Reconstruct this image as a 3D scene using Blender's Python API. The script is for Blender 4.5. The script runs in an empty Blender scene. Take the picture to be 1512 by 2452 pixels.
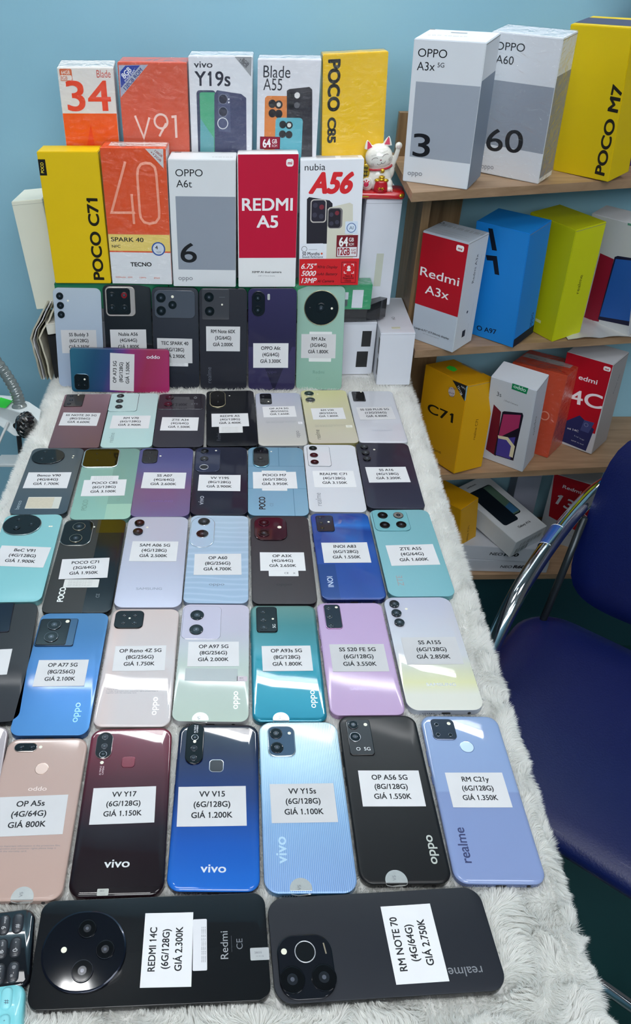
import bpy, bmesh, math, random
import numpy as np
from math import sin, cos, pi, radians, sqrt, atan2
from mathutils import Matrix, Vector
random.seed(7); rng = np.random.default_rng(11)
sc = bpy.context.scene
COL = sc.collection

# ------------------------------------------------------------ camera
cam_d = bpy.data.cameras.new('camera'); cam = bpy.data.objects.new('camera', cam_d); COL.objects.link(cam)
F_, CX, CY, PITCH, ROLL, CAMH = 1874.0, 578.0, 1226.0, radians(37.1), radians(.18), .619
cam.location = (0, 0, CAMH)
cam.rotation_euler = (Matrix.Rotation(pi/2-PITCH, 3, 'X') @ Matrix.Rotation(ROLL, 3, 'Z')).to_euler()
cam_d.sensor_fit = 'VERTICAL'; cam_d.sensor_height = 24.0; cam_d.lens = F_/2452*24.0
cam_d.shift_x = (756-CX)/2452; cam_d.shift_y = -(1226-CY)/2452
cam_d.clip_start = .02; cam_d.clip_end = 30
cam_d.dof.use_dof = False
sc.camera = cam
sc.view_settings.view_transform = 'Standard'; sc.view_settings.look = 'None'
sc.view_settings.gamma = 1.0; sc.view_settings.use_curve_mapping = False
sc.view_settings.exposure = 0.16

# ------------------------------------------------------------ world + lights
wd = bpy.data.worlds.new('world'); sc.world = wd; wd.use_nodes = True
bg = wd.node_tree.nodes['Background']; bg.inputs[0].default_value = (.80, .86, .92, 1); bg.inputs[1].default_value = .09

def lin(c):
    out = []
    for v in c[:3]:
        v = v/255.0
        out.append(v/12.92 if v <= .04045 else ((v+.055)/1.055)**2.4)
    return tuple(out)+(1.0,)

def emat(name, color, strength):
    m = bpy.data.materials.new(name); m.use_nodes = True; nt = m.node_tree
    b = nt.nodes['Principled BSDF']; b.inputs['Base Color'].default_value = (.8, .8, .8, 1)
    b.inputs['Emission Color'].default_value = color; b.inputs['Emission Strength'].default_value = strength
    return m

LIGHT_TUBES = [  # name, centre, length, radius, axis, strength
    ('wall', (-.02, 1.325, .99), 1.30, .013, 'x', 34),
]
CEIL_PANELS = [  # centre, size x, size y, strength
    ((-.45, .15, 1.97), .55, .55, 7),
    ((.70, .05, 1.97), .55, .55, 6),
    ((.05, -1.1, 1.97), .9, .5, 14),
]

# ------------------------------------------------------------ helpers
def tag(o, label=None, cat=None, group=None, kind=None):
    if label: o['label'] = label
    if cat: o['category'] = cat
    if group: o['group'] = group
    if kind: o['kind'] = kind
    return o

def mesh(name, V, Fc, mat=None, parent=None, smooth=False, M=None):
    me = bpy.data.meshes.new(name); me.from_pydata([tuple(v) for v in V], [], [tuple(f) for f in Fc]); me.update()
    if mat is not None:
        for m in (mat if isinstance(mat, (list, tuple)) else [mat]): me.materials.append(m)
    if smooth:
        me.polygons.foreach_set('use_smooth', [True]*len(me.polygons))
    o = bpy.data.objects.new(name, me); COL.objects.link(o)
    if parent is not None: o.parent = parent
    if M is not None: o.matrix_local = M
    return o

def empty(name, M):
    o = bpy.data.objects.new(name, None); COL.objects.link(o); o.empty_display_size = .02
    o.matrix_world = M
    return o

_mats = {}
def mat(color, rough=.5, metal=0.0, coat=0.0, key=None, noise=.03, nscale=60, bump=0.0, bscale=300, spec=.5, sheen=0):
    k = (tuple(color), rough, metal, coat, noise, nscale, bump, bscale, spec, sheen)
    if k in _mats: return _mats[k]
    m = bpy.data.materials.new(key or 'surface'); m.use_nodes = True; nt = m.node_tree; N = nt.nodes; L = nt.links
    b = N['Principled BSDF']
    tc = N.new('ShaderNodeTexCoord'); nz = N.new('ShaderNodeTexNoise'); nz.inputs['Scale'].default_value = nscale
    L.new(tc.outputs['Object'], nz.inputs['Vector'])
    mr = N.new('ShaderNodeMapRange'); mr.inputs['To Min'].default_value = 1-noise; mr.inputs['To Max'].default_value = 1+noise
    L.new(nz.outputs['Fac'], mr.inputs['Value'])
    hs = N.new('ShaderNodeHueSaturation'); hs.inputs['Color'].default_value = lin(color)
    L.new(mr.outputs['Result'], hs.inputs['Value']); L.new(hs.outputs['Color'], b.inputs['Base Color'])
    b.inputs['Roughness'].default_value = rough; b.inputs['Metallic'].default_value = metal
    b.inputs['Coat Weight'].default_value = coat; b.inputs['Coat Roughness'].default_value = .04
    b.inputs['Specular IOR Level'].default_value = spec
    if sheen: b.inputs['Sheen Weight'].default_value = sheen
    if bump:
        n2 = N.new('ShaderNodeTexNoise'); n2.inputs['Scale'].default_value = bscale; n2.inputs['Detail'].default_value = 4
        L.new(tc.outputs['Object'], n2.inputs['Vector'])
        bp = N.new('ShaderNodeBump'); bp.inputs['Strength'].default_value = bump; bp.inputs['Distance'].default_value = .001
        L.new(n2.outputs['Fac'], bp.inputs['Height']); L.new(bp.outputs['Normal'], b.inputs['Normal'])
    _mats[k] = m
    return m

def rr(w, h, r, n=7, cx=0, cy=0):
    r = max(min(r, w/2-1e-6, h/2-1e-6), 1e-6); P = []
    for (sx, sy, a0) in ((1, 1, 0), (-1, 1, pi/2), (-1, -1, pi), (1, -1, 3*pi/2)):
        for i in range(n+1):
            a = a0+pi/2*i/n
            P.append((cx+sx*(w/2-r)+r*cos(a), cy+sy*(h/2-r)+r*sin(a)))
    return P

def loft(rings, cap0=True, cap1=True):
    """rings: list of lists of 3D points with equal length"""
    V = [p for r in rings for p in r]; n = len(rings[0]); Fc = []
    for k in range(len(rings)-1):
        for i in range(n):
            j = (i+1) % n
            Fc.append((k*n+i, k*n+j, (k+1)*n+j, (k+1)*n+i))
    if cap0: Fc.append(tuple(range(n-1, -1, -1)))
    if cap1: Fc.append(tuple((len(rings)-1)*n+i for i in range(n)))
    return V, Fc

def slab(w, h, r, prof, n=7, cx=0, cy=0, rot=0, s=.001):
    """rounded plate in mm; prof: list of (inset, z)"""
    c, q = cos(rot), sin(rot)
    rings = []
    for ins, z in prof:
        rings.append([((cx+x*c-y*q)*s, (cy+x*q+y*c)*s, z*s) for x, y in rr(w-2*ins, h-2*ins, max(r-ins, .2), n)])
    return loft(rings)

def join(parts):
    V = []; Fc = []
    for v, f in parts:
        o = len(V); V += list(v); Fc += [tuple(i+o for i in t) for t in f]
    return V, Fc

def flat_smooth(o, ang=35):
    me = o.data
    me.polygons.foreach_set('use_smooth', [True]*len(me.polygons))
    me.set_sharp_from_angle(angle=radians(ang))

def box(x0, y0, z0, x1, y1, z1, bev=0.0):
    if bev <= 0:
        V = [(x0, y0, z0), (x1, y0, z0), (x1, y1, z0), (x0, y1, z0), (x0, y0, z1), (x1, y0, z1), (x1, y1, z1), (x0, y1, z1)]
        return V, [(3, 2, 1, 0), (4, 5, 6, 7), (0, 1, 5, 4), (1, 2, 6, 5), (2, 3, 7, 6), (3, 0, 4, 7)]
    bm = bmesh.new(); bmesh.ops.create_cube(bm, size=1)
    bmesh.ops.scale(bm, vec=(x1-x0, y1-y0, z1-z0), verts=bm.verts)
    bmesh.ops.translate(bm, vec=((x0+x1)/2, (y0+y1)/2, (z0+z1)/2), verts=bm.verts)
    bmesh.ops.bevel(bm, geom=bm.edges[:], offset=bev, segments=2, affect='EDGES')
    bm.verts.index_update()
    V = [tuple(v.co) for v in bm.verts]; Fc = [tuple(v.index for v in f.verts) for f in bm.faces]; bm.free()
    return V, Fc

def tube(pts, r, n=12, caps=True):
    """swept tube; r scalar or list"""
    P = [Vector(p) for p in pts]; R = r if isinstance(r, (list, tuple)) else [r]*len(P)
    rings = []; up = None
    for i, p in enumerate(P):
        t = (P[min(i+1, len(P)-1)]-P[max(i-1, 0)]).normalized()
        if up is None: up = Vector((0, 0, 1)) if abs(t.z) < .9 else Vector((1, 0, 0))
        a = t.cross(up).normalized(); up = a.cross(t).normalized()
        rings.append([tuple(p+(a*cos(2*pi*k/n)+up*sin(2*pi*k/n))*R[i]) for k in range(n)])
    return loft(rings, caps, caps)

def spline(pts, sub=8):
    P = [Vector(p) for p in pts]; out = []
    for i in range(len(P)-1):
        p0 = P[max(i-1, 0)]; p1 = P[i]; p2 = P[i+1]; p3 = P[min(i+2, len(P)-1)]
        for k in range(sub):
            t = k/sub
            out.append(.5*((2*p1)+(p2-p0)*t+(2*p0-5*p1+4*p2-p3)*t*t+(3*p1-p0-3*p2+p3)*t**3))
    out.append(P[-1]); return out

def ellipsoid(c, r, nu=20, nv=12, M=None):
    V = []; Fc = []
    for i in range(nv+1):
        th = pi*i/nv
        for j in range(nu):
            ph = 2*pi*j/nu
            v = Vector((r[0]*sin(th)*cos(ph), r[1]*sin(th)*sin(ph), r[2]*cos(th)))
            if M: v = M @ v
            V.append((c[0]+v.x, c[1]+v.y, c[2]+v.z))
    for i in range(nv):
        for j in range(nu):
            a = i*nu+j; b = i*nu+(j+1) % nu
            Fc.append((a, a+nu, b+nu, b))
    return V, Fc

# ---- lettering: flat glyph meshes cut from Blender's built-in font
_tc = {}
def glyph_raw(s, shear):
    cu = bpy.data.curves.new('t', 'FONT'); cu.body = s; cu.size = 1.0; cu.resolution_u = 2; cu.fill_mode = 'FRONT'; cu.shear = shear
    o = bpy.data.objects.new('t', cu); me = o.to_mesh(); n = len(me.vertices); co = np.empty(n*3); me.vertices.foreach_get('co', co)
    o.to_mesh_clear(); bpy.data.objects.remove(o); bpy.data.curves.remove(cu)
    return co.reshape(-1, 3)
def glyphs(s, bold=0, shear=0.0):
    k = (s, bold, shear)
    if k in _tc: return _tc[k]
    cu = bpy.data.curves.new('t', 'FONT'); cu.body = s; cu.size = 1.0; cu.resolution_u = 3 if bold in (1.4, 0) and len(s) > 7 else 6
    cu.fill_mode = 'FRONT'; cu.shear = shear; cu.align_x = 'LEFT'
    if '\n' in s: cu.align_x = 'CENTER'
    o = bpy.data.objects.new('t', cu); me = o.to_mesh()
    n = len(me.vertices); co = np.empty(n*3); me.vertices.foreach_get('co', co); co = co.reshape(-1, 3)
    Fc = [tuple(p.vertices) for p in me.polygons]
    o.to_mesh_clear(); bpy.data.objects.remove(o); bpy.data.curves.remove(cu)
    co = co.copy(); co[:, 2] = 0
    if '1' in s and '\n' not in s and s != '1':     # give the plain stem of the figure 1 its flag
        one, _ = glyphs('1'); sw = one[:, 0].max()-one[:, 0].min(); top = one[:, 1].max()
        ext = []; 
        for i, ch in enumerate(s):
            if ch != '1': continue
            pre = glyph_raw(s[:i+1], shear); xr_ = pre[:, 0].max()-shear*0; xs = xr_-sw-(shear*top if shear else 0)*0
            ext.append(np.array([(xr_-sw*.4, top, 0), (xs-.075, top-.10, 0), (xs-.075, top-.185, 0), (xr_-sw*.4, top-.115, 0)]))
        for q in ext: Fc = Fc+[tuple(len(co)+k_ for k_ in range(4))]; co = np.concatenate([co, q])
    if bold:
        d = .0185*bold; nd = 4 if bold < 1.6 else 16; d = d if bold < 1.6 else d*.93; base = co.copy(); F0 = Fc; allc = []; allf = []
        for i in range(nd):
            a = 2*pi*(i+.5)/nd; c2 = base.copy(); c2[:, 0] += d*cos(a); c2[:, 1] += d*sin(a)*.8; c2[:, 2] = .004*i
            allf += [tuple(v+len(base)*i for v in f) for f in F0]; allc.append(c2)
        if bold > 1.6:
            c2 = base.copy(); c2[:, 2] = .004*nd; allf += [tuple(v+len(base)*nd for v in f) for f in F0]; allc.append(c2)
        co = np.concatenate(allc); Fc = allf
    _tc[k] = (co.copy(), Fc)
    return _tc[k]
CAP = glyphs('H')[0][:, 1].max()
XH = glyphs('x')[0][:, 1].max()

def place2d(co, sx, sy, rot, cx, cy, z, s=.001):
    """centre glyph points on their bounding box, scale, rotate, return 3D (mm*s)"""
    p = co[:, :2]-np.array([(co[:, 0].min()+co[:, 0].max())/2, 0]); p = p*np.array([sx, sy])
    c, q = cos(rot), sin(rot)
    return [((cx+x*c-y*q)*s, (cy+x*q+y*c)*s, (z+dz)*s) for (x, y), dz in zip(p, co[:, 2])]

# ------------------------------------------------------------ room
FZ = -.76
wall_m = mat((138, 186, 214), .55, noise=.05, nscale=3, bump=.15, bscale=120, key='wall_paint')
def wall_paint():
    m = bpy.data.materials.new('wall_paint'); m.use_nodes = True; nt = m.node_tree; N = nt.nodes; L = nt.links
    b = N['Principled BSDF']; tc = N.new('ShaderNodeTexCoord')
    nz = N.new('ShaderNodeTexNoise'); nz.inputs['Scale'].default_value = 2.2; nz.inputs['Detail'].default_value = 3
    L.new(tc.outputs['Object'], nz.inputs['Vector'])
    cr = N.new('ShaderNodeValToRGB'); e = cr.color_ramp.elements
    e[0].position = .3; e[0].color = lin((132, 180, 200)); e[1].position = .7; e[1].color = lin((146, 192, 210))
    L.new(nz.outputs['Fac'], cr.inputs['Fac']); L.new(cr.outputs['Color'], b.inputs['Base Color'])
    n2 = N.new('ShaderNodeTexNoise'); n2.inputs['Scale'].default_value = 90
    L.new(tc.outputs['Object'], n2.inputs['Vector'])
    bp = N.new('ShaderNodeBump'); bp.inputs['Strength'].default_value = .12; bp.inputs['Distance'].default_value = .002
    L.new(n2.outputs['Fac'], bp.inputs['Height']); L.new(bp.outputs['Normal'], b.inputs['Normal'])
    b.inputs['Roughness'].default_value = .45
    return m
wall_m = wall_paint()
tag(mesh('wall_back', *box(-2.2, 1.40, FZ, 2.4, 1.46, 2.02), wall_m), kind='structure')
def tile_mat():
    m = bpy.data.materials.new('floor_tile'); m.use_nodes = True; nt = m.node_tree; N = nt.nodes; L = nt.links
    b = N['Principled BSDF']; tc = N.new('ShaderNodeTexCoord'); br = N.new('ShaderNodeTexBrick')
    br.offset = 0; br.inputs['Scale'].default_value = 1; br.inputs['Brick Width'].default_value = .4; br.inputs['Row Height'].default_value = .4
    br.inputs['Mortar Size'].default_value = .003
    br.inputs['Color1'].default_value = lin((24, 62, 62)); br.inputs['Color2'].default_value = lin((28, 68, 66)); br.inputs['Mortar'].default_value = lin((12, 34, 36))
    L.new(tc.outputs['Object'], br.inputs['Vector']); L.new(br.outputs['Color'], b.inputs['Base Color']); b.inputs['Roughness'].default_value = .3
    return m
tag(mesh('floor', *box(-2.2, -1.8, FZ-.05, 2.4, 1.46, FZ), tile_mat()), kind='structure')
tag(mesh('ceiling', *box(-2.2, -1.8, 2.02, 2.4, 1.46, 2.07), mat((118, 128, 132), .8)), kind='structure')

# added glowing panel, unseen behind the viewer, to brighten the carton fronts
wf = mesh('fill_panel_1', *box(-1.5, -1.79, 1.15, 1.7, -1.77, 1.95), emat('fill_glow', (.93, .97, 1.0, 1), 4.2)); tag(wf, kind='structure')
tag(mesh('wall_front', *join([box(-2.2, -1.86, FZ, 2.4, -1.80, 1.14), box(-2.2, -1.86, 1.96, 2.4, -1.80, 2.02), box(-2.2, -1.86, 1.14, -1.51, -1.80, 1.96), box(1.71, -1.86, 1.14, 2.4, -1.80, 1.96)]), wall_m), kind='structure')
LAB = {0: 'square ceiling lamp left of the table', 1: 'square ceiling lamp above the shelves', 2: 'square ceiling lamp behind the viewer'}
for i, (c, sx, sy, st) in enumerate(CEIL_PANELS):
    r_ = empty('ceiling_light', Matrix.Translation(c)); tag(r_, LAB[i], 'lamp')
    mesh('lamp_frame', *join([box(-sx/2-.02, -sy/2-.02, .0, sx/2+.02, -sy/2, .05), box(-sx/2-.02, sy/2, .0, sx/2+.02, sy/2+.02, .05), box(-sx/2-.02, -sy/2, .0, -sx/2, sy/2, .05), box(sx/2, -sy/2, .0, sx/2+.02, sy/2, .05)]), mat((230, 230, 230), .5), r_)
    mesh('diffuser', *box(-sx/2, -sy/2, .01, sx/2, sy/2, .045), emat('diffuser_glow', (.97, .985, 1, 1), st), r_)
r_ = empty('led_spotlight', Matrix.Translation((-.50, .975, 1.955))); tag(r_, 'round ceiling spotlight of many small bulbs above the left of the table', 'lamp')
V, Fc = loft([[(.085*cos(a), .085*sin(a), z) for a in np.linspace(0, 2*pi, 32, endpoint=False)] for z in (.012, .065)])
mesh('housing', V, Fc, mat((210, 212, 215), .4), r_)
pts = [(x*.030+(y % 2)*.015, y*.026) for x in range(-3, 4) for y in range(-3, 4)]
mesh('bulb_cluster', *join([ellipsoid((x, y, .010), (.011, .011, .006), 14, 8) for x, y in pts if x*x+y*y < .0052]), emat('bulb_glow', (1, 1, 1, 1), 60), r_)
for nm, c, ln, rad, ax, st in LIGHT_TUBES:
    r_ = empty('tube_light', Matrix.Translation(c)); tag(r_, 'white fluorescent tube fixed high on the blue wall above the cartons', 'lamp')
    mesh('glass_tube', *tube([(-ln/2, 0, 0), (0, 0, 0), (ln/2, 0, 0)], rad, 16), emat('tube_glow', (.97, .985, 1, 1), st), r_)
    mesh('batten', *box(-ln/2-.03, .030, -.025, ln/2+.03, .075, .025, .004), mat((235, 235, 235), .4), r_)
    for s_ in (-1, 1): mesh('socket', *box(s_*(ln/2+.008)-.012, -.018, -.018, s_*(ln/2+.008)+.012, .036, .018, .003), mat((225, 225, 225), .4), r_)

# ------------------------------------------------------------ table and fleece
YN, YF = -.02, 1.385
xr = lambda y: .256+.027*y
XL = -.326
tb = empty('table', Matrix.Translation((0, .68, FZ))); tag(tb, 'plain white table under the white fleece', 'table')
wm = mat((206, 208, 210), .5)
bm_top = box(XL+.012, YN-.68+.01, -.045-FZ, .246, YF-.68, -.016-FZ, .003)
mesh('tabletop', *bm_top, wm, tb)
for sx in (XL+.04, .215):
    for sy in (-.62, .64): mesh('leg', *box(sx-.02, sy-.02, 0, sx+.02, sy+.02, -.045-FZ, .002), mat((150, 152, 155), .35, .8), tb)
mesh('apron', *join([box(XL+.03, -.64, -.12-FZ, XL+.045, .66, -.045-FZ), box(.215, -.64, -.12-FZ, .23, .66, -.045-FZ)]), wm, tb)

fl = empty('fleece_blanket', Matrix.Translation((0, 0, 0))); tag(fl, 'white shaggy fleece spread over the whole table under the phones', 'blanket')
# cross-section: hangs left, over the top, hangs right
def fleece_base():
    ny = 140; ys = np.linspace(YN, YF-.002, ny); V = []; prof = []
    for y in ys:
        R_ = xr(y)-.008; Lx = XL+.008; row = []
        row += [(Lx-.009, -.085), (Lx-.009, -.045)]
        for a in np.linspace(pi, pi/2, 6): row.append((Lx+.007+.016*cos(a), -.0265+.016*sin(a)))
        for t in np.linspace(.06, .94, 24): row.append((Lx+.007+(R_-.007-Lx-.007)*t, -.0105))
        for a in np.linspace(pi/2, 0, 6): row.append((R_-.007+.016*cos(a), -.0265+.016*sin(a)))
        row += [(R_+.009, -.045), (R_+.009, -.085)]
        for x, z in row: V.append((x, y, z))
    n = len(row); Fc = [(i*n+j, (i+1)*n+j, (i+1)*n+j+1, i*n+j+1) for i in range(ny-1) for j in range(n-1)]
    return V, Fc
fleece_m = mat((240, 240, 238), .9, noise=.05, nscale=25, spec=.1, key='fleece')
_fb = mesh('backing', *fleece_base(), fleece_m, fl, smooth=True)

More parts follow.
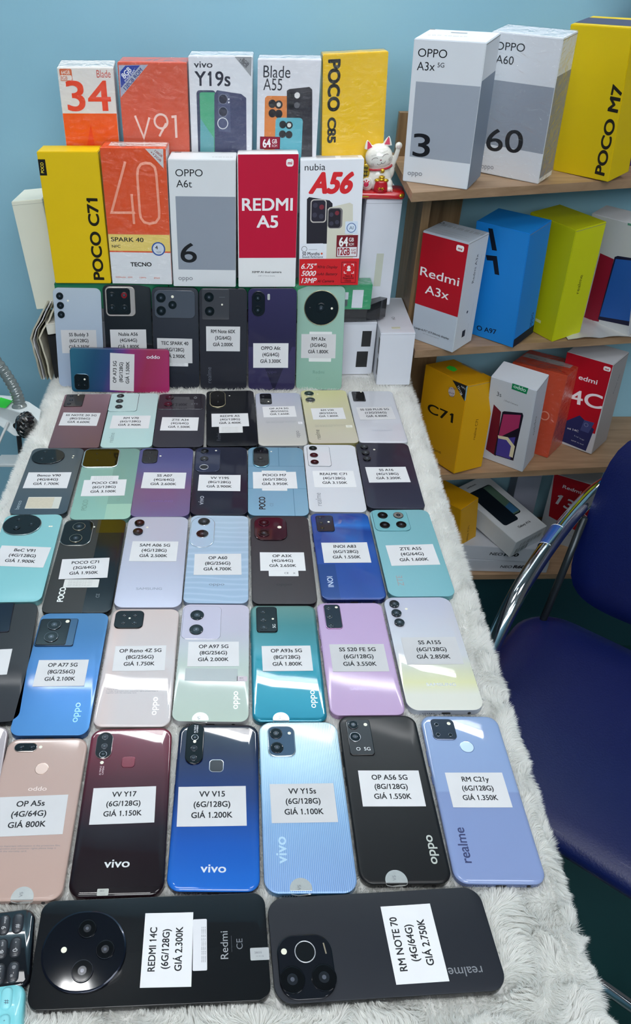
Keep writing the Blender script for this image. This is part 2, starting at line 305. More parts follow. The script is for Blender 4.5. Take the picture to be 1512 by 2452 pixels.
# name, centre of the back (m), yaw or axes, width, height (mm), colours, frame, corner, dome, roughness, metal, finish, features, label
PHONES=[
('redmi14c',[-0.0666,0.2724,0.0],0.0438,175.7,78.4,[(0,(12,14,18)),(1,(16,18,24))],(24,26,32),10,0.3,0.06,0.0,'',[('mod',-50.7,-0.2,63.3,58.7,99,2.0,(12,16,26),(30,38,56),1.2),('lens',-49.7,15.2,7,(18,22,30),(8,9,12),1.2),('lens',-50.0,-15.0,8,(18,22,30),(8,9,12),1.2),('lens',-34.6,-0.6,7,(18,22,30),(8,9,12),1.2),('flash',-65.6,0.5,2.2),('lab',12.0,-1.0,53.5,37.4,88.8,('REDMI 14C','(6G/128G)','GIÁ 2.300K'),238),('stk',36.4,1.3,10.7,37.4,(222,222,226),'info90'),('txt',54.8,0.1,'Redmi',5.6,90,(170,172,176),1.0,0),('txt',66.4,0.4,'CE',4.6,90,(130,132,138),1.0,0),('txt',60.1,0.7,'________',2,90,(120,122,128),1.0,0),('stk',81.3,-7.4,14.2,8.9,(175,178,180),'s')],'glossy black phone lying sideways with a big round camera island'),
('note70',[0.1085,0.2773,0.0],0.0606,170.5,76.6,[(0,(40,44,54)),(1,(34,37,46))],(30,33,40),13,0.5,0.42,0.0,'',[('mod',-60.3,-14.2,41.3,44.8,13,1.6,(22,25,33),(22,25,33),0.6),('lens',-71.5,-23.2,9.3,(30,32,38),(8,9,12),1.2),('lens',-48.2,-23.0,9.3,(30,32,38),(8,9,12),1.2),('ring',-59.9,-4.2,7.6,(205,205,210)),('flash',-75.7,-3.2,2.2),('txt',-44.6,-3.9,'l',8,8,(150,140,120),1.0,0),('lab',23.5,-1.8,56.7,39.4,90.2,('RM NOTE 70','(4G/64G)','GIÁ 2.750K'),240),('txt',57.0,-23.1,'realme',6.5,180,(150,152,158),1.0,0)],'matte dark grey phone lying sideways with cameras in its lower left corner'),
('a5s',[-0.1805,0.3853,0.0],0.018,75.1,154.5,[(0,(212,178,165)),(0.5,(214,183,172)),(1,(214,182,170))],(205,175,165),11,1.6,0.22,0.0,'',[('mod',-19.5,66.3,21.5,9.8,99,0.8,(14,15,18),(200,190,185),0.6),('lens',-23.6,66.1,2.6,(40,40,44),(8,9,12),1.2),('lens',-13.8,66.0,2.6,(40,40,44),(8,9,12),1.2),('flash',-5.9,66.9,1.6),('fp',-0.4,43.3,6.2,(222,196,184),(190,160,145),'c'),('txt',-0.3,22.1,'oppo',4.6,180,(235,220,215),1.3,0),('lab',-3.0,-3.6,63.6,37.7,1.8,('OP A5s','(4G/64G)','GIÁ 800K'),214),('film',-1.9,-33.7,62),('rst',6.2,-75.2,9)],'rose gold phone with a round fingerprint reader at the left photo edge'),
('y17',[-0.1017,0.3932,0.0],0.0292,76.8,162.3,[(0,(22,8,16)),(0.35,(34,10,22)),(0.65,(86,16,38)),(1,(138,26,58))],(60,12,34),11,1.6,0.1,0.0,'',[('mod',-24.5,61.2,15.4,29.7,99,0.9,(30,26,30),(170,150,150),0.5),('lens',-24.7,70.3,3.2,(90,90,96),(60,60,66),1.2),('lens',-24.2,60.1,3.2,(90,90,96),(60,60,66),1.2),('lens',-24.5,51.1,3.6,(200,200,205),(8,9,12),1.2),('flash',-24.7,42.9,1.7),('txt',-25.0,34.4,'AI TRIPLE\nCAMERA',1.6,90,(220,190,195),1.0,0),('fp',-0.4,42.9,6.2,(112,22,46),(80,14,34),'s'),('lab',-0.9,-1.3,55.8,35.4,0.7,('VV Y17','(6G/128G)','GIÁ 1.150K'),222),('txt',-1.2,-55.4,'vivo',7.0,0,(225,225,225),1.25,1),('stk',-10.2,-78.0,9.2,5.6,(180,182,176),'s')],'wine red phone fading to black with a squarish fingerprint reader'),
('v15',[-0.0213,0.3979,0.0],-0.005,75.8,163.1,[(0,(0,120,235)),(0.25,(4,96,205)),(0.5,(18,62,140)),(0.8,(18,32,78)),(1,(8,14,36))],(12,26,80),11,2.2,0.06,0.0,'',[('mod',-22.0,57.9,16.7,44.9,8,1.5,(14,15,18),(40,42,48),0.5),('lens',-22.2,64.1,3.4,(215,215,220),(8,9,12),1.2),('lens',-22.4,52.0,3.3,(70,70,76),(40,40,46),1.2),('lens',-22.3,41.5,3.3,(70,70,76),(40,40,46),1.2),('flash',-22.2,59.5,1.5),('txt',-22.5,73.9,'AI TRIPLE\nCAMERA',1.5,90,(220,220,225),1.0,0),('fp',-0.9,34.4,6.6,(30,34,42),(200,205,215),'s'),('lab',-3.5,-6.6,60.1,38.6,1.5,('VV V15','(6G/128G)','GIÁ 1.200K'),218),('txt',-0.3,-64.1,'vivo',7.0,0,(225,228,232),1.25,1)],'glossy navy phone fading to bright blue with a black pop-up camera strip'),
('y15s',[0.0562,0.3983,0.0],0.0112,75.5,167.4,[(0,(40,150,250)),(0.35,(60,160,240)),(0.7,(130,190,226)),(1,(172,208,218))],(70,140,190),12,0.8,0.22,0.35,'stripes',[('mod',-16.9,60.8,26.1,33.9,7,1.2,(74,98,124),(205,220,228),0.9),('lens',-21.6,68.9,6,(40,44,50),(8,9,12),1.2),('lens',-21.4,53.0,6,(40,44,50),(8,9,12),1.2),('flash',-8.9,69.5,1.6),('lab',-0.9,-3.6,57.2,38.0,0.6,('VV Y15s','(6G/128G)','GIÁ 1.100K'),212),('txt',-21.2,-47.1,'vivo',9,90,(190,220,240),1.1,1),('rst',-8.1,-80.1,9)],'light blue phone with fine lengthwise stripes and two cameras in a square'),
('a56op',[0.1336,0.4065,0.0],0.0128,75.3,167.5,[(0,(24,25,28)),(1,(28,28,30))],(16,17,20),11,1.5,0.38,0.0,'',[('mod',-19.3,57.8,23.0,40.4,3,1.0,(74,74,76),(40,40,42),0.5),('lens',-24.2,71.2,5,(50,50,54),(8,9,12),1.2),('lens',-24.1,57.2,5.4,(150,150,155),(8,9,12),1.2),('flash',-12.3,71.8,1.8),('txt',-18.0,44.2,'O  5G',3.6,0,(215,215,215),1.0,0),('lab',1.5,3.0,55.3,36.3,-0.5,('OP A56 5G','(8G/128G)','GIÁ 1.550K'),228),('txt',25.9,-54.9,'oppo',8,90,(205,208,200),1.15,1),('rst',-8.1,-81.4,9)],'matte black phone with a grey oblong camera plate in the nearest row'),
('c21y',[0.2121,0.4069,0.0],-0.0062,74.9,167.2,[(0,(150,172,226)),(0.49,(146,168,222)),(0.5,(158,184,234)),(1,(156,186,236))],(110,132,190),11,2.2,0.12,0.0,'',[('mod',-18.0,66.1,22.9,23.9,5,1.1,(52,58,72),(130,140,165),0.5),('lens',-23.7,71.3,2.1,(110,115,125),(8,9,12),1.2),('flash',-11.6,72.6,1.8),('lens',-24.3,59.6,2.1,(110,115,125),(8,9,12),1.2),('lens',-12.6,59.4,2.1,(110,115,125),(8,9,12),1.2),('fp',0.6,47.0,6.6,(200,222,246),(130,150,195),'c'),('lab',0.3,1.3,52.2,35.1,0.6,('RM C21y','(6G/128G)','GIÁ 1.350K'),225),('txt',-23.3,-51.1,'realme',8,90,(62,68,110),1,1)],'lavender blue phone with a pale round fingerprint reader'),
('a77',[-0.1841,0.5476,0.0],0.0116,75.6,164.7,[(0,(88,165,240)),(0.4,(62,132,205)),(0.8,(74,140,200)),(1,(88,152,210))],(50,100,160),10,0.4,0.3,0.3,'',[('mod',-15.8,52.4,41.6,40.8,2.5,1.2,(60,100,138),(30,50,75),0.5),('mod',-19.4,52.5,32.8,39.5,2.5,1.5,(16,18,22),(16,18,22),0.6),('lens',-19.9,62.4,7.6,(90,94,98),(8,9,12),1.2),('lens',-20.0,44.2,7.6,(90,94,98),(8,9,12),1.2),('flash',-6.4,67.8,2.2),('lab',-1.0,-5.0,52.2,35.4,0.4,('OP A77 5G','(8G/256G)','GIÁ 2.100K'),226),('txt',22.9,-55.4,'oppo',7.5,90,(150,205,250),1.15,0)],'sky blue phone with two big cameras on a black square'),
('reno',[-0.1062,0.5571,0.0],0.0067,75.4,161.7,[(0,(236,226,226)),(0.5,(230,220,220)),(1,(238,218,212))],(200,180,176),10,1.5,0.12,0.0,'peach',[('mod',-17.2,62.5,31.8,27.2,6,1.2,(12,12,14),(12,12,14),0.6),('lens',-23.2,68.8,2.4,(50,50,54),(8,9,12),1.2),('lens',-11.1,68.8,2.4,(50,50,54),(8,9,12),1.2),('lens',-23.1,57.1,2.4,(50,50,54),(8,9,12),1.2),('lens',-10.9,57.1,3.0,(50,50,54),(8,9,12),1.2),('flash',-16.8,63.9,1.2),('lab',0.0,6.0,54.2,34.9,1.2,('OP Reno 4Z 5G','(8G/256G)','GIÁ 1.750K'),228),('film',-2.0,-37.7,55),('txt',21.1,-56.7,'oppo',7,90,(250,250,252),1.15,0)],'pearly pinkish white phone with four small cameras in a black square'),
('a97',[-0.0288,0.5633,0.0],-0.0097,74.9,162.6,[(0,(206,226,212)),(0.45,(204,222,214)),(0.75,(214,212,232)),(1,(222,216,238))],(205,205,208),9,0.3,0.2,0.0,'',[('mod',-14.9,52.3,42.5,50.7,6,0.5,(212,208,230),(230,228,240),0.4),('lens',-20.6,62.9,7.6,(30,32,36),(8,9,12),1.2),('lens',-20.3,40.5,7.6,(30,32,36),(8,9,12),1.2),('lab',-0.2,6.1,54.1,34.6,1.3,('OP A97 5G','(8G/256G)','GIÁ 2.000K'),228),('stk',-1.2,-22.5,54.1,16.7,(196,208,210),'clear'),('film',-1.1,-24.9,50),('stk',30.5,-27.4,10.6,6.7,(200,188,196),'s'),('txt',24.5,-54.8,'oppo',7,90,(250,252,252),1.15,0),('rst',-9.6,-78.5,8)],'pale lavender phone turning mint green with two black cameras stacked'),
('a93s',[0.0477,0.5638,0.0],0.0047,73.3,161.6,[(0,(6,150,180)),(0.5,(12,140,158)),(0.8,(60,140,144)),(1,(110,160,152))],(20,110,130),9,2.0,0.06,0.3,'',[('mod',-18.7,56.6,23.2,39.2,4,1.2,(10,12,14),(10,12,14),0.6),('lens',-22.7,68.0,3,(50,54,58),(8,9,12),1.2),('lens',-22.5,55.9,3.6,(50,54,58),(8,9,12),1.2),('lens',-22.4,44.0,4,(50,54,58),(8,9,12),1.2),('flash',-12.0,56.8,1.3),('txt',-11.0,45.8,'5G',3.4,90,(210,215,215),1.0,0),('lab',0.9,-0.2,52.2,35.1,0.8,('OP A93s 5G','(8G/128G)','GIÁ 1.800K'),228),('txt',24.3,-54.0,'oppo',7,90,(245,250,250),1.15,0),('rst',-8.7,-78.5,8)],'teal green glossy phone with a black camera strip in its corner'),
('s20fe',[0.1239,0.5696,0.0],0.0148,74.1,157.6,[(0,(216,182,228)),(1,(214,184,232))],(190,150,200),9,1.2,0.3,0.0,'',[('mod',-20.5,55.7,18.7,37.8,4,1.3,(22,26,44),(200,160,200),0.7),('lens',-24.2,69.1,3,(80,84,96),(8,9,12),1.2),('lens',-24.1,55.5,3.3,(80,84,96),(8,9,12),1.2),('lens',-24.2,41.7,3,(80,84,96),(8,9,12),1.2),('flash',-15.3,69.7,1.6),('lab',0.3,-4.9,58.5,38.3,-0.1,('SS S20 FE 5G','(6G/128G)','GIÁ 3.550K'),208),('txt',0.7,-46.4,'SAMSUNG',3.8,0,(180,160,196),1.2,1)],'lilac phone with three cameras in a dark oblong'),
('a155',[0.2019,0.577,0.0],0.0122,76.5,160.9,[(0,(250,250,238)),(0.12,(250,250,236)),(0.22,(248,248,190)),(0.32,(236,238,206)),(0.45,(230,232,238)),(1,(214,218,242))],(196,205,220),12,0.5,0.15,0.0,'',[('lens',-27.1,68.4,5.6,(40,44,50),(8,9,12),2),('lens',-27.1,53.8,5.6,(40,44,50),(8,9,12),2),('lens',-26.3,39.1,5.6,(40,44,50),(8,9,12),2),('flash',-14.5,61.5,1.6),('lab',1.2,-1.9,59.5,38.6,0.3,('SS A155','(6G/128G)','GIÁ 2.850K'),206),('txt',1.3,-48.0,'SAMSUNG',3.8,0,(160,165,175),1.2,1)],'silvery phone with a yellow sheen and three separate round cameras'),  # bright lower stops put a lamp reflection into the back colour
('leftblack',[-0.2602,0.561,0.0],0.09,76.0,165.0,[(0,(38,42,52)),(1,(48,54,58))],(40,46,52),11,0.3,0.45,0.0,'',[('mod',-13.4,61.2,48.8,45.3,2,1.0,(12,22,44),(12,22,44),0.6),('lab',-8.1,-4.3,52.4,35.6,-1.0,('A57 T','(8G/128G)','GIÁ 2.200K'),228)],'matte charcoal phone cut by the left photo edge beside the sky blue one'),
('leftwine',[-0.2519,0.3944,0.0],0.1,74.0,158.0,[(0,(190,175,180)),(1,(196,184,188))],(92,24,46),10,1.2,0.12,0.0,'',[],'greyish pink phone with wine red rim,only a corner at the left edge'),
('v91',[-0.2672,0.7295,0.0],0.0284,74.2,164.3,[(0,(140,220,226)),(1,(150,222,226))],(120,190,196),10,0.4,0.1,0.0,'',[('mod',-11.8,59.4,49.0,41.4,99,1.6,(14,20,24),(150,165,168),0.7),('lens',-17.7,70.2,3.2,(50,56,60),(8,9,12),1.2),('lens',0.1,60.1,4,(50,56,60),(8,9,12),1.2),('lens',-17.4,52.9,4.5,(50,56,60),(8,9,12),1.2),('flash',23.7,56.6,1.4),('flash',26.3,56.6,1.4),('lab',0.3,-2.4,62.0,38.1,-4.9,('BeC V91','(4G/128G)','GIÁ 1.900K'),226)],'aqua phone with a round black camera island'),
('c71',[-0.1865,0.7158,0.0],0.014,78.6,170.9,[(0,(44,46,46)),(1,(50,52,50))],(22,26,30),9,0.3,0.4,0.0,'split',[('mod',-20.1,57.3,38.3,51.7,12,1.4,(14,15,17),(170,174,170),0.8),('lens',-19.3,68.5,8,(190,182,160),(8,9,12),1.2),('lens',-19.8,45.0,8,(190,182,160),(8,9,12),1.2),('flash',-0.1,68.5,1.3),('stk',-0.8,-36.7,40.8,13.9,(215,215,212),'info'),('lab',-1.0,-10.3,57.1,36.2,2.6,('POCO C71','(3G/64G)','GIÁ 1.950K'),226),('txt',-20.7,-55.3,'POCO',6.6,90,(240,240,236),0.9,2),('txt',21.1,-57.7,'CE',4,90,(110,116,120),1.0,0)],'black half matte half glossy phone with two ringed cameras in a pill'),
('a06',[-0.1065,0.7236,0.0],0.006,77.3,168.3,[(0,(206,210,232)),(1,(212,214,234))],(196,200,222),11,0.3,0.3,0.2,'',[('lens',-23.7,69.6,6.4,(40,42,46),(8,9,12),2),('lens',-24.0,51.8,6.4,(40,42,46),(8,9,12),2),('flash',-13.1,61.8,1.6),('lab',-0.4,14.1,57.3,38.0,-0.7,('SAM A06 5G','(4G/128G)','GIÁ 2.500K'),224),('txt',-0.6,-53.2,'SAMSUNG',3.8,0,(140,144,158),1.2,1)],'pale lilac grey phone with two separate round cameras'),
('a60',[-0.0283,0.7286,0.0],-0.0059,74.9,164.3,[(0,(170,200,232)),(0.5,(176,204,232)),(1,(190,214,236))],(150,170,200),9,0.3,0.2,0.0,'waves',[('mod',-21.1,46.9,30.7,62.6,99,1.2,(182,204,228),(225,235,245),0.8),('lens',-19.9,66.5,8,(215,218,222),(8,9,12),1.2),('lens',-20.9,41.6,8,(215,218,222),(8,9,12),1.2),('lab',0.3,-14.8,56.8,38.6,1.2,('OP A60','(8G/256G)','GIÁ 4.700K'),222),('txt',0.1,-50.7,'oppo',5,0,(110,120,135),1.3,0)],'pale blue phone with a rippled wave pattern and cameras in a silver pill'),
('a3x',[0.0497,0.7276,0.0],0.0036,74.8,163.8,[(0,(52,44,50)),(1,(56,46,52))],(36,32,38),9,0.3,0.4,0.0,'',[('mod',-12.0,54.6,41.6,46.5,12,1.2,(64,24,38),(40,20,28),0.5),('lens',-20.1,66.2,7.2,(80,40,52),(34,10,16),1.2),('lens',-20.7,44.7,7.2,(80,40,52),(34,10,16),1.2),('flash',-0.7,57.3,2.6),('stk',0.8,-29.3,35.3,10.9,(225,225,226),'ce'),('lab',0.4,-8.4,54.2,33.9,0.1,('OP A3X','(4G/64G)','GIÁ 2.650K'),232),('txt',0.5,-49.6,'oppo',5,0,(20,16,20),1.3,1)],'dark plum phone with a maroon camera island and a small CE sticker'),
('inoi',[0.129,0.7353,0.0],0.0141,75.4,163.6,[(0,(14,62,150)),(0.5,(20,74,175)),(1,(24,86,190))],(14,34,110),9,0.9,0.12,0.4,'strip',[('mod',-20.3,58.9,22.6,33.6,4,0.9,(16,26,62),(16,26,62),0.6),('lens',-25.8,71.1,2.6,(60,70,100),(8,9,12),1.2),('lens',-25.4,59.8,2.9,(60,70,100),(8,9,12),1.2),('lens',-25.1,48.3,2.9,(60,70,100),(8,9,12),1.2),('flash',-15.5,61.6,1.5),('lab',-0.3,1.1,57.2,38.3,0.1,('INOI A83','(6G/128G)','GIÁ 1.550K'),222),('txt',-24.8,-51.5,'INOI',6.4,90,(190,200,220),1,1)],'deep blue phone with a darker blue stripe along its lower left'),
('a55',[0.2081,0.7419,0.0],0.0119,77.7,165.8,[(0,(124,196,208)),(1,(132,196,206))],(104,176,188),11,0.5,0.38,0.0,'',[('mod',-13.7,59.0,45.6,43.5,7,1.1,(122,188,198),(90,150,160),0.4),('lens',-23.1,68.6,6.6,(20,22,24),(8,9,12),1.2),('lens',-2.7,68.5,6.6,(20,22,24),(120,116,112),1.2),('lens',-23.4,48.2,6.6,(20,22,24),(8,9,12),1.2),('lens',-2.2,49.0,6.6,(20,22,24),(8,9,12),1.2),('lab',1.6,-9.6,59.3,38.6,1.9,('ZTE A55','(4G/64G)','GIÁ 1.600K'),224),('txt',-21.6,-56.0,'ZTE',7,90,(150,150,150),1,1)],'turquoise phone with four black cameras in a square'),
('v90',[-0.2673,0.8924,0.0],0.0104,75.8,160.7,[(0,(70,90,104)),(0.5,(92,104,112)),(1,(78,90,98))],(50,62,72),10,0.3,0.2,0.0,'',[('mod',-11.3,56.5,47.2,37.8,99,1.4,(12,14,18),(40,46,52),0.7),('lens',-17.7,68.3,3,(50,54,60),(8,9,12),1.2),('lens',-19.1,49.9,4,(50,54,60),(8,9,12),1.2),('lens',-3.5,49.8,4,(50,54,60),(8,9,12),1.2),('flash',24.7,59.3,1.3),('flash',24.4,54.4,1.3),('lab',-1.1,-2.6,60.3,38.3,-0.3,('Benco V90','(4G/64G)','GIÁ 1.700K'),226),('stk',3.3,-54.9,44.7,26.2,(205,205,196),'tan'),('txt',-28.0,-59.9,'benco',5.5,90,(170,180,186),1,0)],'slate grey phone with a round camera island and a beige patch on a sticker'),
('c85',[-0.1859,0.8869,0.0],0.0271,79.6,170.0,[(0,(150,206,190)),(1,(140,184,172))],(120,176,164),10,0.4,0.25,0.0,'splitg',[('mod',-14.4,58.3,51.7,49.4,9,1.6,(30,24,10),(225,240,238),1.4),('lens',-21.6,69.3,1.5,(60,56,40),(8,9,12),1.2),('lens',-2.9,70.2,1.5,(60,56,40),(8,9,12),1.2),('lens',-19.1,52.1,1.5,(60,56,40),(8,9,12),1.2),('stk',-4.0,6.8,38.5,14.8,(222,222,224),'info'),('lab',-2.1,-14.7,58.7,38.3,0.6,('POCO C85','(6G/128G)','GIÁ 3.100K'),228),('txt',-23.2,-53.6,'POCO',6.6,90,(120,160,148),0.9,2),('txt',20.0,-42.3,'CE',4,90,(110,140,130),1.0,0)],'sage green phone with a dark camera square in a bright silver rim'),
('a07',[-0.1081,0.891,0.0],0.0187,78.2,165.5,[(0,(126,108,160)),(0.35,(140,104,150)),(0.7,(104,104,165)),(1,(92,94,155))],(90,84,140),10,0.3,0.28,0.2,'',[('mod',-22.8,60.1,22.1,35.9,6,1.4,(12,12,16),(40,40,48),0.5),('lens',-23.2,68.0,2.6,(60,60,66),(8,9,12),1.2),('lens',-22.9,53.2,2.6,(60,60,66),(8,9,12),1.2),('flash',-8.0,61.4,1.6),('lab',0.9,-0.9,59.8,38.6,-1.5,('SS A07','(4G/64G)','GIÁ 2.600K'),226),('txt',0.7,-49.1,'SAMSUNG',3.8,0,(112,90,150),1.2,1)],'violet phone with two cameras in a short black pill'),
('y19s',[-0.0295,0.8944,0.0],0.0021,75.9,164.8,[(0,(30,34,54)),(1,(38,42,62))],(24,28,48),11,0.3,0.3,0.0,'',[('mod',-18.5,47.9,35.4,61.7,9,1.0,(48,54,80),(70,78,104),0.4),('lens',-23.8,68.8,6,(60,66,84),(8,9,12),1.2),('lens',-23.7,49.1,6,(60,66,84),(8,9,12),1.2),('ring',-23.4,27.9,6,(210,212,220)),('flash',-7.4,71.2,1.5),('lab',-0.7,-9.7,58.0,38.3,-0.9,('VV Y19S','(8G/128G)','GIÁ 2.900K'),228),('txt',-23.3,-50.4,'vivo',7.5,90,(190,195,205),1.1,0)],'dark navy phone lying flat with a bright ring under its two cameras'),
('m7',[0.0494,0.8937,0.0],-0.0066,80.4,165.5,[(0,(136,184,214)),(1,(120,164,192))],(80,120,140),10,0.4,0.2,0.0,'grid',[('mod',-21.3,55.1,24.2,53.5,99,1.5,(22,24,28),(110,160,180),1.2),('lens',-22.0,69.5,4,(40,44,48),(8,9,12),1.2),('lens',-22.2,51.6,4,(40,44,48),(8,9,12),1.2),('flash',-6.2,71.3,1.3),('stk',-3.7,-2.8,34.4,48.3,(222,222,222),'info'),('lab',-2.9,-2.1,60.6,40.1,0.7,('POCO M7','(6G/128G)','GIÁ 3.950K'),228),('txt',-21.2,-55.3,'POCO',8,90,(14,18,22),0.85,2),('txt',-8.7,-59.0,'CE',4.4,90,(100,130,150),1.0,0)],'steel blue phone with thin panel lines and a black camera pill'),
('rmc71',[0.1286,0.9018,0.0],-0.0131,76.0,165.0,[(0,(232,234,242)),(1,(236,238,246))],(220,222,228),9,0.3,0.25,0.0,'feather',[('mod',-17.0,50.4,33.3,53.4,5,1.0,(230,232,238),(170,172,178),0.5),('lens',-24.6,69.9,6,(120,122,126),(8,9,12),1.2),('lens',-24.2,51.3,6,(120,122,126),(40,14,20),1.2),('lens',-24.2,33.2,6,(120,122,126),(8,9,12),1.2),('lab',0.6,-6.9,57.7,40.3,1.1,('REALME C71','(4G/128G)','GIÁ 3.150K'),234),('txt',-23.1,-54.8,'realme',7.5,90,(130,134,142),1,0)],'white phone with a feathered sheen and three cameras in a column'),
('a16',[0.2067,0.9083,0.0],-0.0186,77.7,162.6,[(0,(58,60,80)),(1,(50,46,62))],(44,46,62),10,0.3,0.3,0.0,'',[('lens',-27.0,68.3,5.6,(36,38,44),(8,9,12),2),('lens',-26.9,52.0,5.6,(36,38,44),(8,9,12),2),('lens',-26.4,36.7,5.6,(36,38,44),(8,9,12),2),('flash',-12.9,62.8,1.7),('lab',-1.7,-2.3,57.7,38.1,2.5,('SS A16','(4G/128G)','GIÁ 3.200K'),226)],'blue black phone with three separate round cameras beside the white feathered one'),
('n20',[-0.2493,1.0554,0.0],0.0229,75.0,163.1,[(0,(130,98,106)),(0.5,(150,112,120)),(1,(186,146,156))],(110,78,84),4,0.4,0.35,0.4,'',[('mod',-19.1,59.2,29.8,38.9,2.5,1.4,(66,62,60),(60,40,44),0.5),('lens',-25.5,72.3,3,(30,30,32),(8,9,12),1.2),('lens',-24.1,59.0,3,(30,30,32),(8,9,12),1.2),('lens',-25.5,46.9,3,(30,30,32),(8,9,12),1.2),('flash',-14.8,75.7,1.4),('lab',-1.9,0.6,58.6,39.3,-2.2,('SS NOTE 20 5G','(8G/256G)','GIÁ 4.600K'),222)],'dusky rose phone with square corners'),
('v70',[-0.1721,1.0573,0.0],0.0224,76.7,164.5,[(0,(196,232,230)),(1,(202,232,232))],(176,206,206),8,0.3,0.2,0.0,'',[('mod',-16.0,52.2,45.9,58.4,5,1.0,(196,222,222),(130,150,152),0.5),('lens',-23.2,71.8,6,(100,110,110),(8,9,12),1.2),('lens',-23.0,54.6,6,(100,110,110),(8,9,12),1.2),('lens',-22.3,36.1,6,(100,110,110),(8,9,12),1.2),('lab',0.1,-9.5,59.7,38.9,-0.9,('RM V70','(6G/128G)','GIÁ 2.900K'),226),('txt',-22.8,-54.6,'realme',7,90,(130,150,152),1,0)],'pale mint phone with three cameras in a column'),
('a34',[-0.0952,1.058,0.0],0.0165,75.4,162.3,[(0,(54,54,66)),(1,(60,58,68))],(46,46,56),9,0.3,0.35,0.0,'',[('mod',-0.9,53.5,73.0,49.4,5,0.9,(52,48,56),(90,90,96),0.4),('lens',-20.5,66.9,7,(70,30,40),(40,12,20),1.2),('lens',-21.3,44.3,7,(70,30,40),(60,14,24),1.2),('ring',21.4,65.6,2.4,(160,160,165)),('txt',20.3,45.7,'ZTE',4.5,0,(110,110,118),1.0,0),('lab',-0.3,-15.5,57.1,39.8,-1.4,('ZTE A34','(4G/64G)','GIÁ 1.500K'),228)],'charcoal phone with two reddish cameras on a wide dark panel'),
('a5',[-0.0162,1.065,0.0],0.0359,77.5,169.8,[(0,(20,24,32)),(1,(24,27,34))],(26,28,34),8,0.3,0.2,0.0,'',[('mod',-20.5,56.5,25.6,54.4,99,1.2,(10,12,14),(215,205,170),1.0),('lens',-19.9,66.7,3,(20,24,28),(8,9,12),1.2),('lens',-20.1,46.8,3,(20,24,28),(8,9,12),1.2),('flash',-1.1,68.0,1.3),('stk',-1.3,-38.1,36.1,19.4,(220,220,220),'info'),('lab',-1.9,-10.1,57.5,39.5,0.4,('REDMI A5','(4G/128G)','GIÁ 2.400K'),226),('txt',-20.3,-59.2,'Redmi',6,90,(70,74,84),1,0)],'black phone with a gold rimmed camera pill'),
('a74',[0.0604,1.0634,0.0],0.0197,73.8,161.7,[(0,(214,210,200)),(0.5,(206,206,212)),(1,(194,200,224))],(178,184,192),9,1.2,0.2,0.0,'',[('mod',-20.1,58.4,18.9,34.1,4,1.3,(18,20,22),(60,66,70),0.5),('lens',-24.0,67.8,3,(50,54,58),(8,9,12),1.2),('lens',-24.5,55.9,3,(50,54,58),(8,9,12),1.2),('flash',-16.2,48.4,1.4),('lab',-0.3,17.5,51.8,33.4,1.6,('OP A74 5G','(8G/256G)','GIÁ 1.650K'),230),('film',1.1,-13.6,48),('stk',30.1,-17.0,6.6,6.9,(225,222,226),'s'),('txt',24.0,-49.9,'oppo',7,90,(110,110,116),1,0)],'silver grey phone with a small square black camera block'),
('v30',[0.1363,1.0707,0.0],0.0213,74.7,163.8,[(0,(214,206,186)),(0.5,(222,216,180)),(1,(232,228,160))],(200,190,120),8,0.3,0.25,0.0,'',[('lens',-24.5,68.2,8,(200,200,190),(8,9,12),2),('lens',-24.3,46.9,8,(200,200,190),(8,9,12),2),('flash',-10.2,69.4,1.4),('lab',0.2,4.7,51.5,35.2,1.5,('RM V30','(8G/256G)','GIÁ 1.800K'),230),('film',-0.3,-32.0,48),('stk',28.3,-34.0,9.9,7.2,(226,226,214),'s'),('txt',-21.1,-56.9,'realme',7,90,(70,66,60),1,0)],'pale yellow phone with two big black round cameras'),
('s20p',[0.212,1.072,0.0],0.0064,73.9,160.5,[(0,(226,226,236)),(1,(220,224,232))],(190,196,204),8,1.8,0.18,0.0,'',[('mod',-20.9,58.2,20.4,32.0,3,1.3,(22,22,26),(120,120,126),0.5),('lens',-24.4,67.0,2.6,(60,60,64),(8,9,12),1.2),('lens',-26.1,47.9,2.6,(60,60,64),(8,9,12),1.2),('flash',-15.3,72.9,1.6),('lab',-0.3,5.1,56.4,39.4,2.2,('SS S20 PLUS 5G','(12G/256G)','GIÁ 4.400K'),216),('txt',1.5,-46.5,'SAMSUNG',3.8,0,(180,184,196),1.2,1)],'pearl white phone with a small black camera block,farthest right flat one'),
('buddy',[-0.2663,1.1949,0.0708],[0.9952,0.0863,-0.0453,0.0264,0.209,0.9776,0.0938,-0.9741,0.2058],76.1,162.2,[(0,(176,196,226)),(1,(196,212,228))],(180,192,206),9,0.5,0.3,0.0,'',[('lens',-27.3,68.2,5.6,(30,34,38),(8,9,12),2),('lens',-27.1,53.4,5.6,(30,34,38),(8,9,12),2),('lens',-26.8,38.9,5.6,(30,34,38),(8,9,12),2),('flash',-14.9,60.8,1.6),('lab',-0.9,-4.9,56.9,38.1,0.5,('SS Buddy 3','(6G/128G)','GIÁ 2.350K'),205)],'icy blue phone standing at the left end of the upright row'),
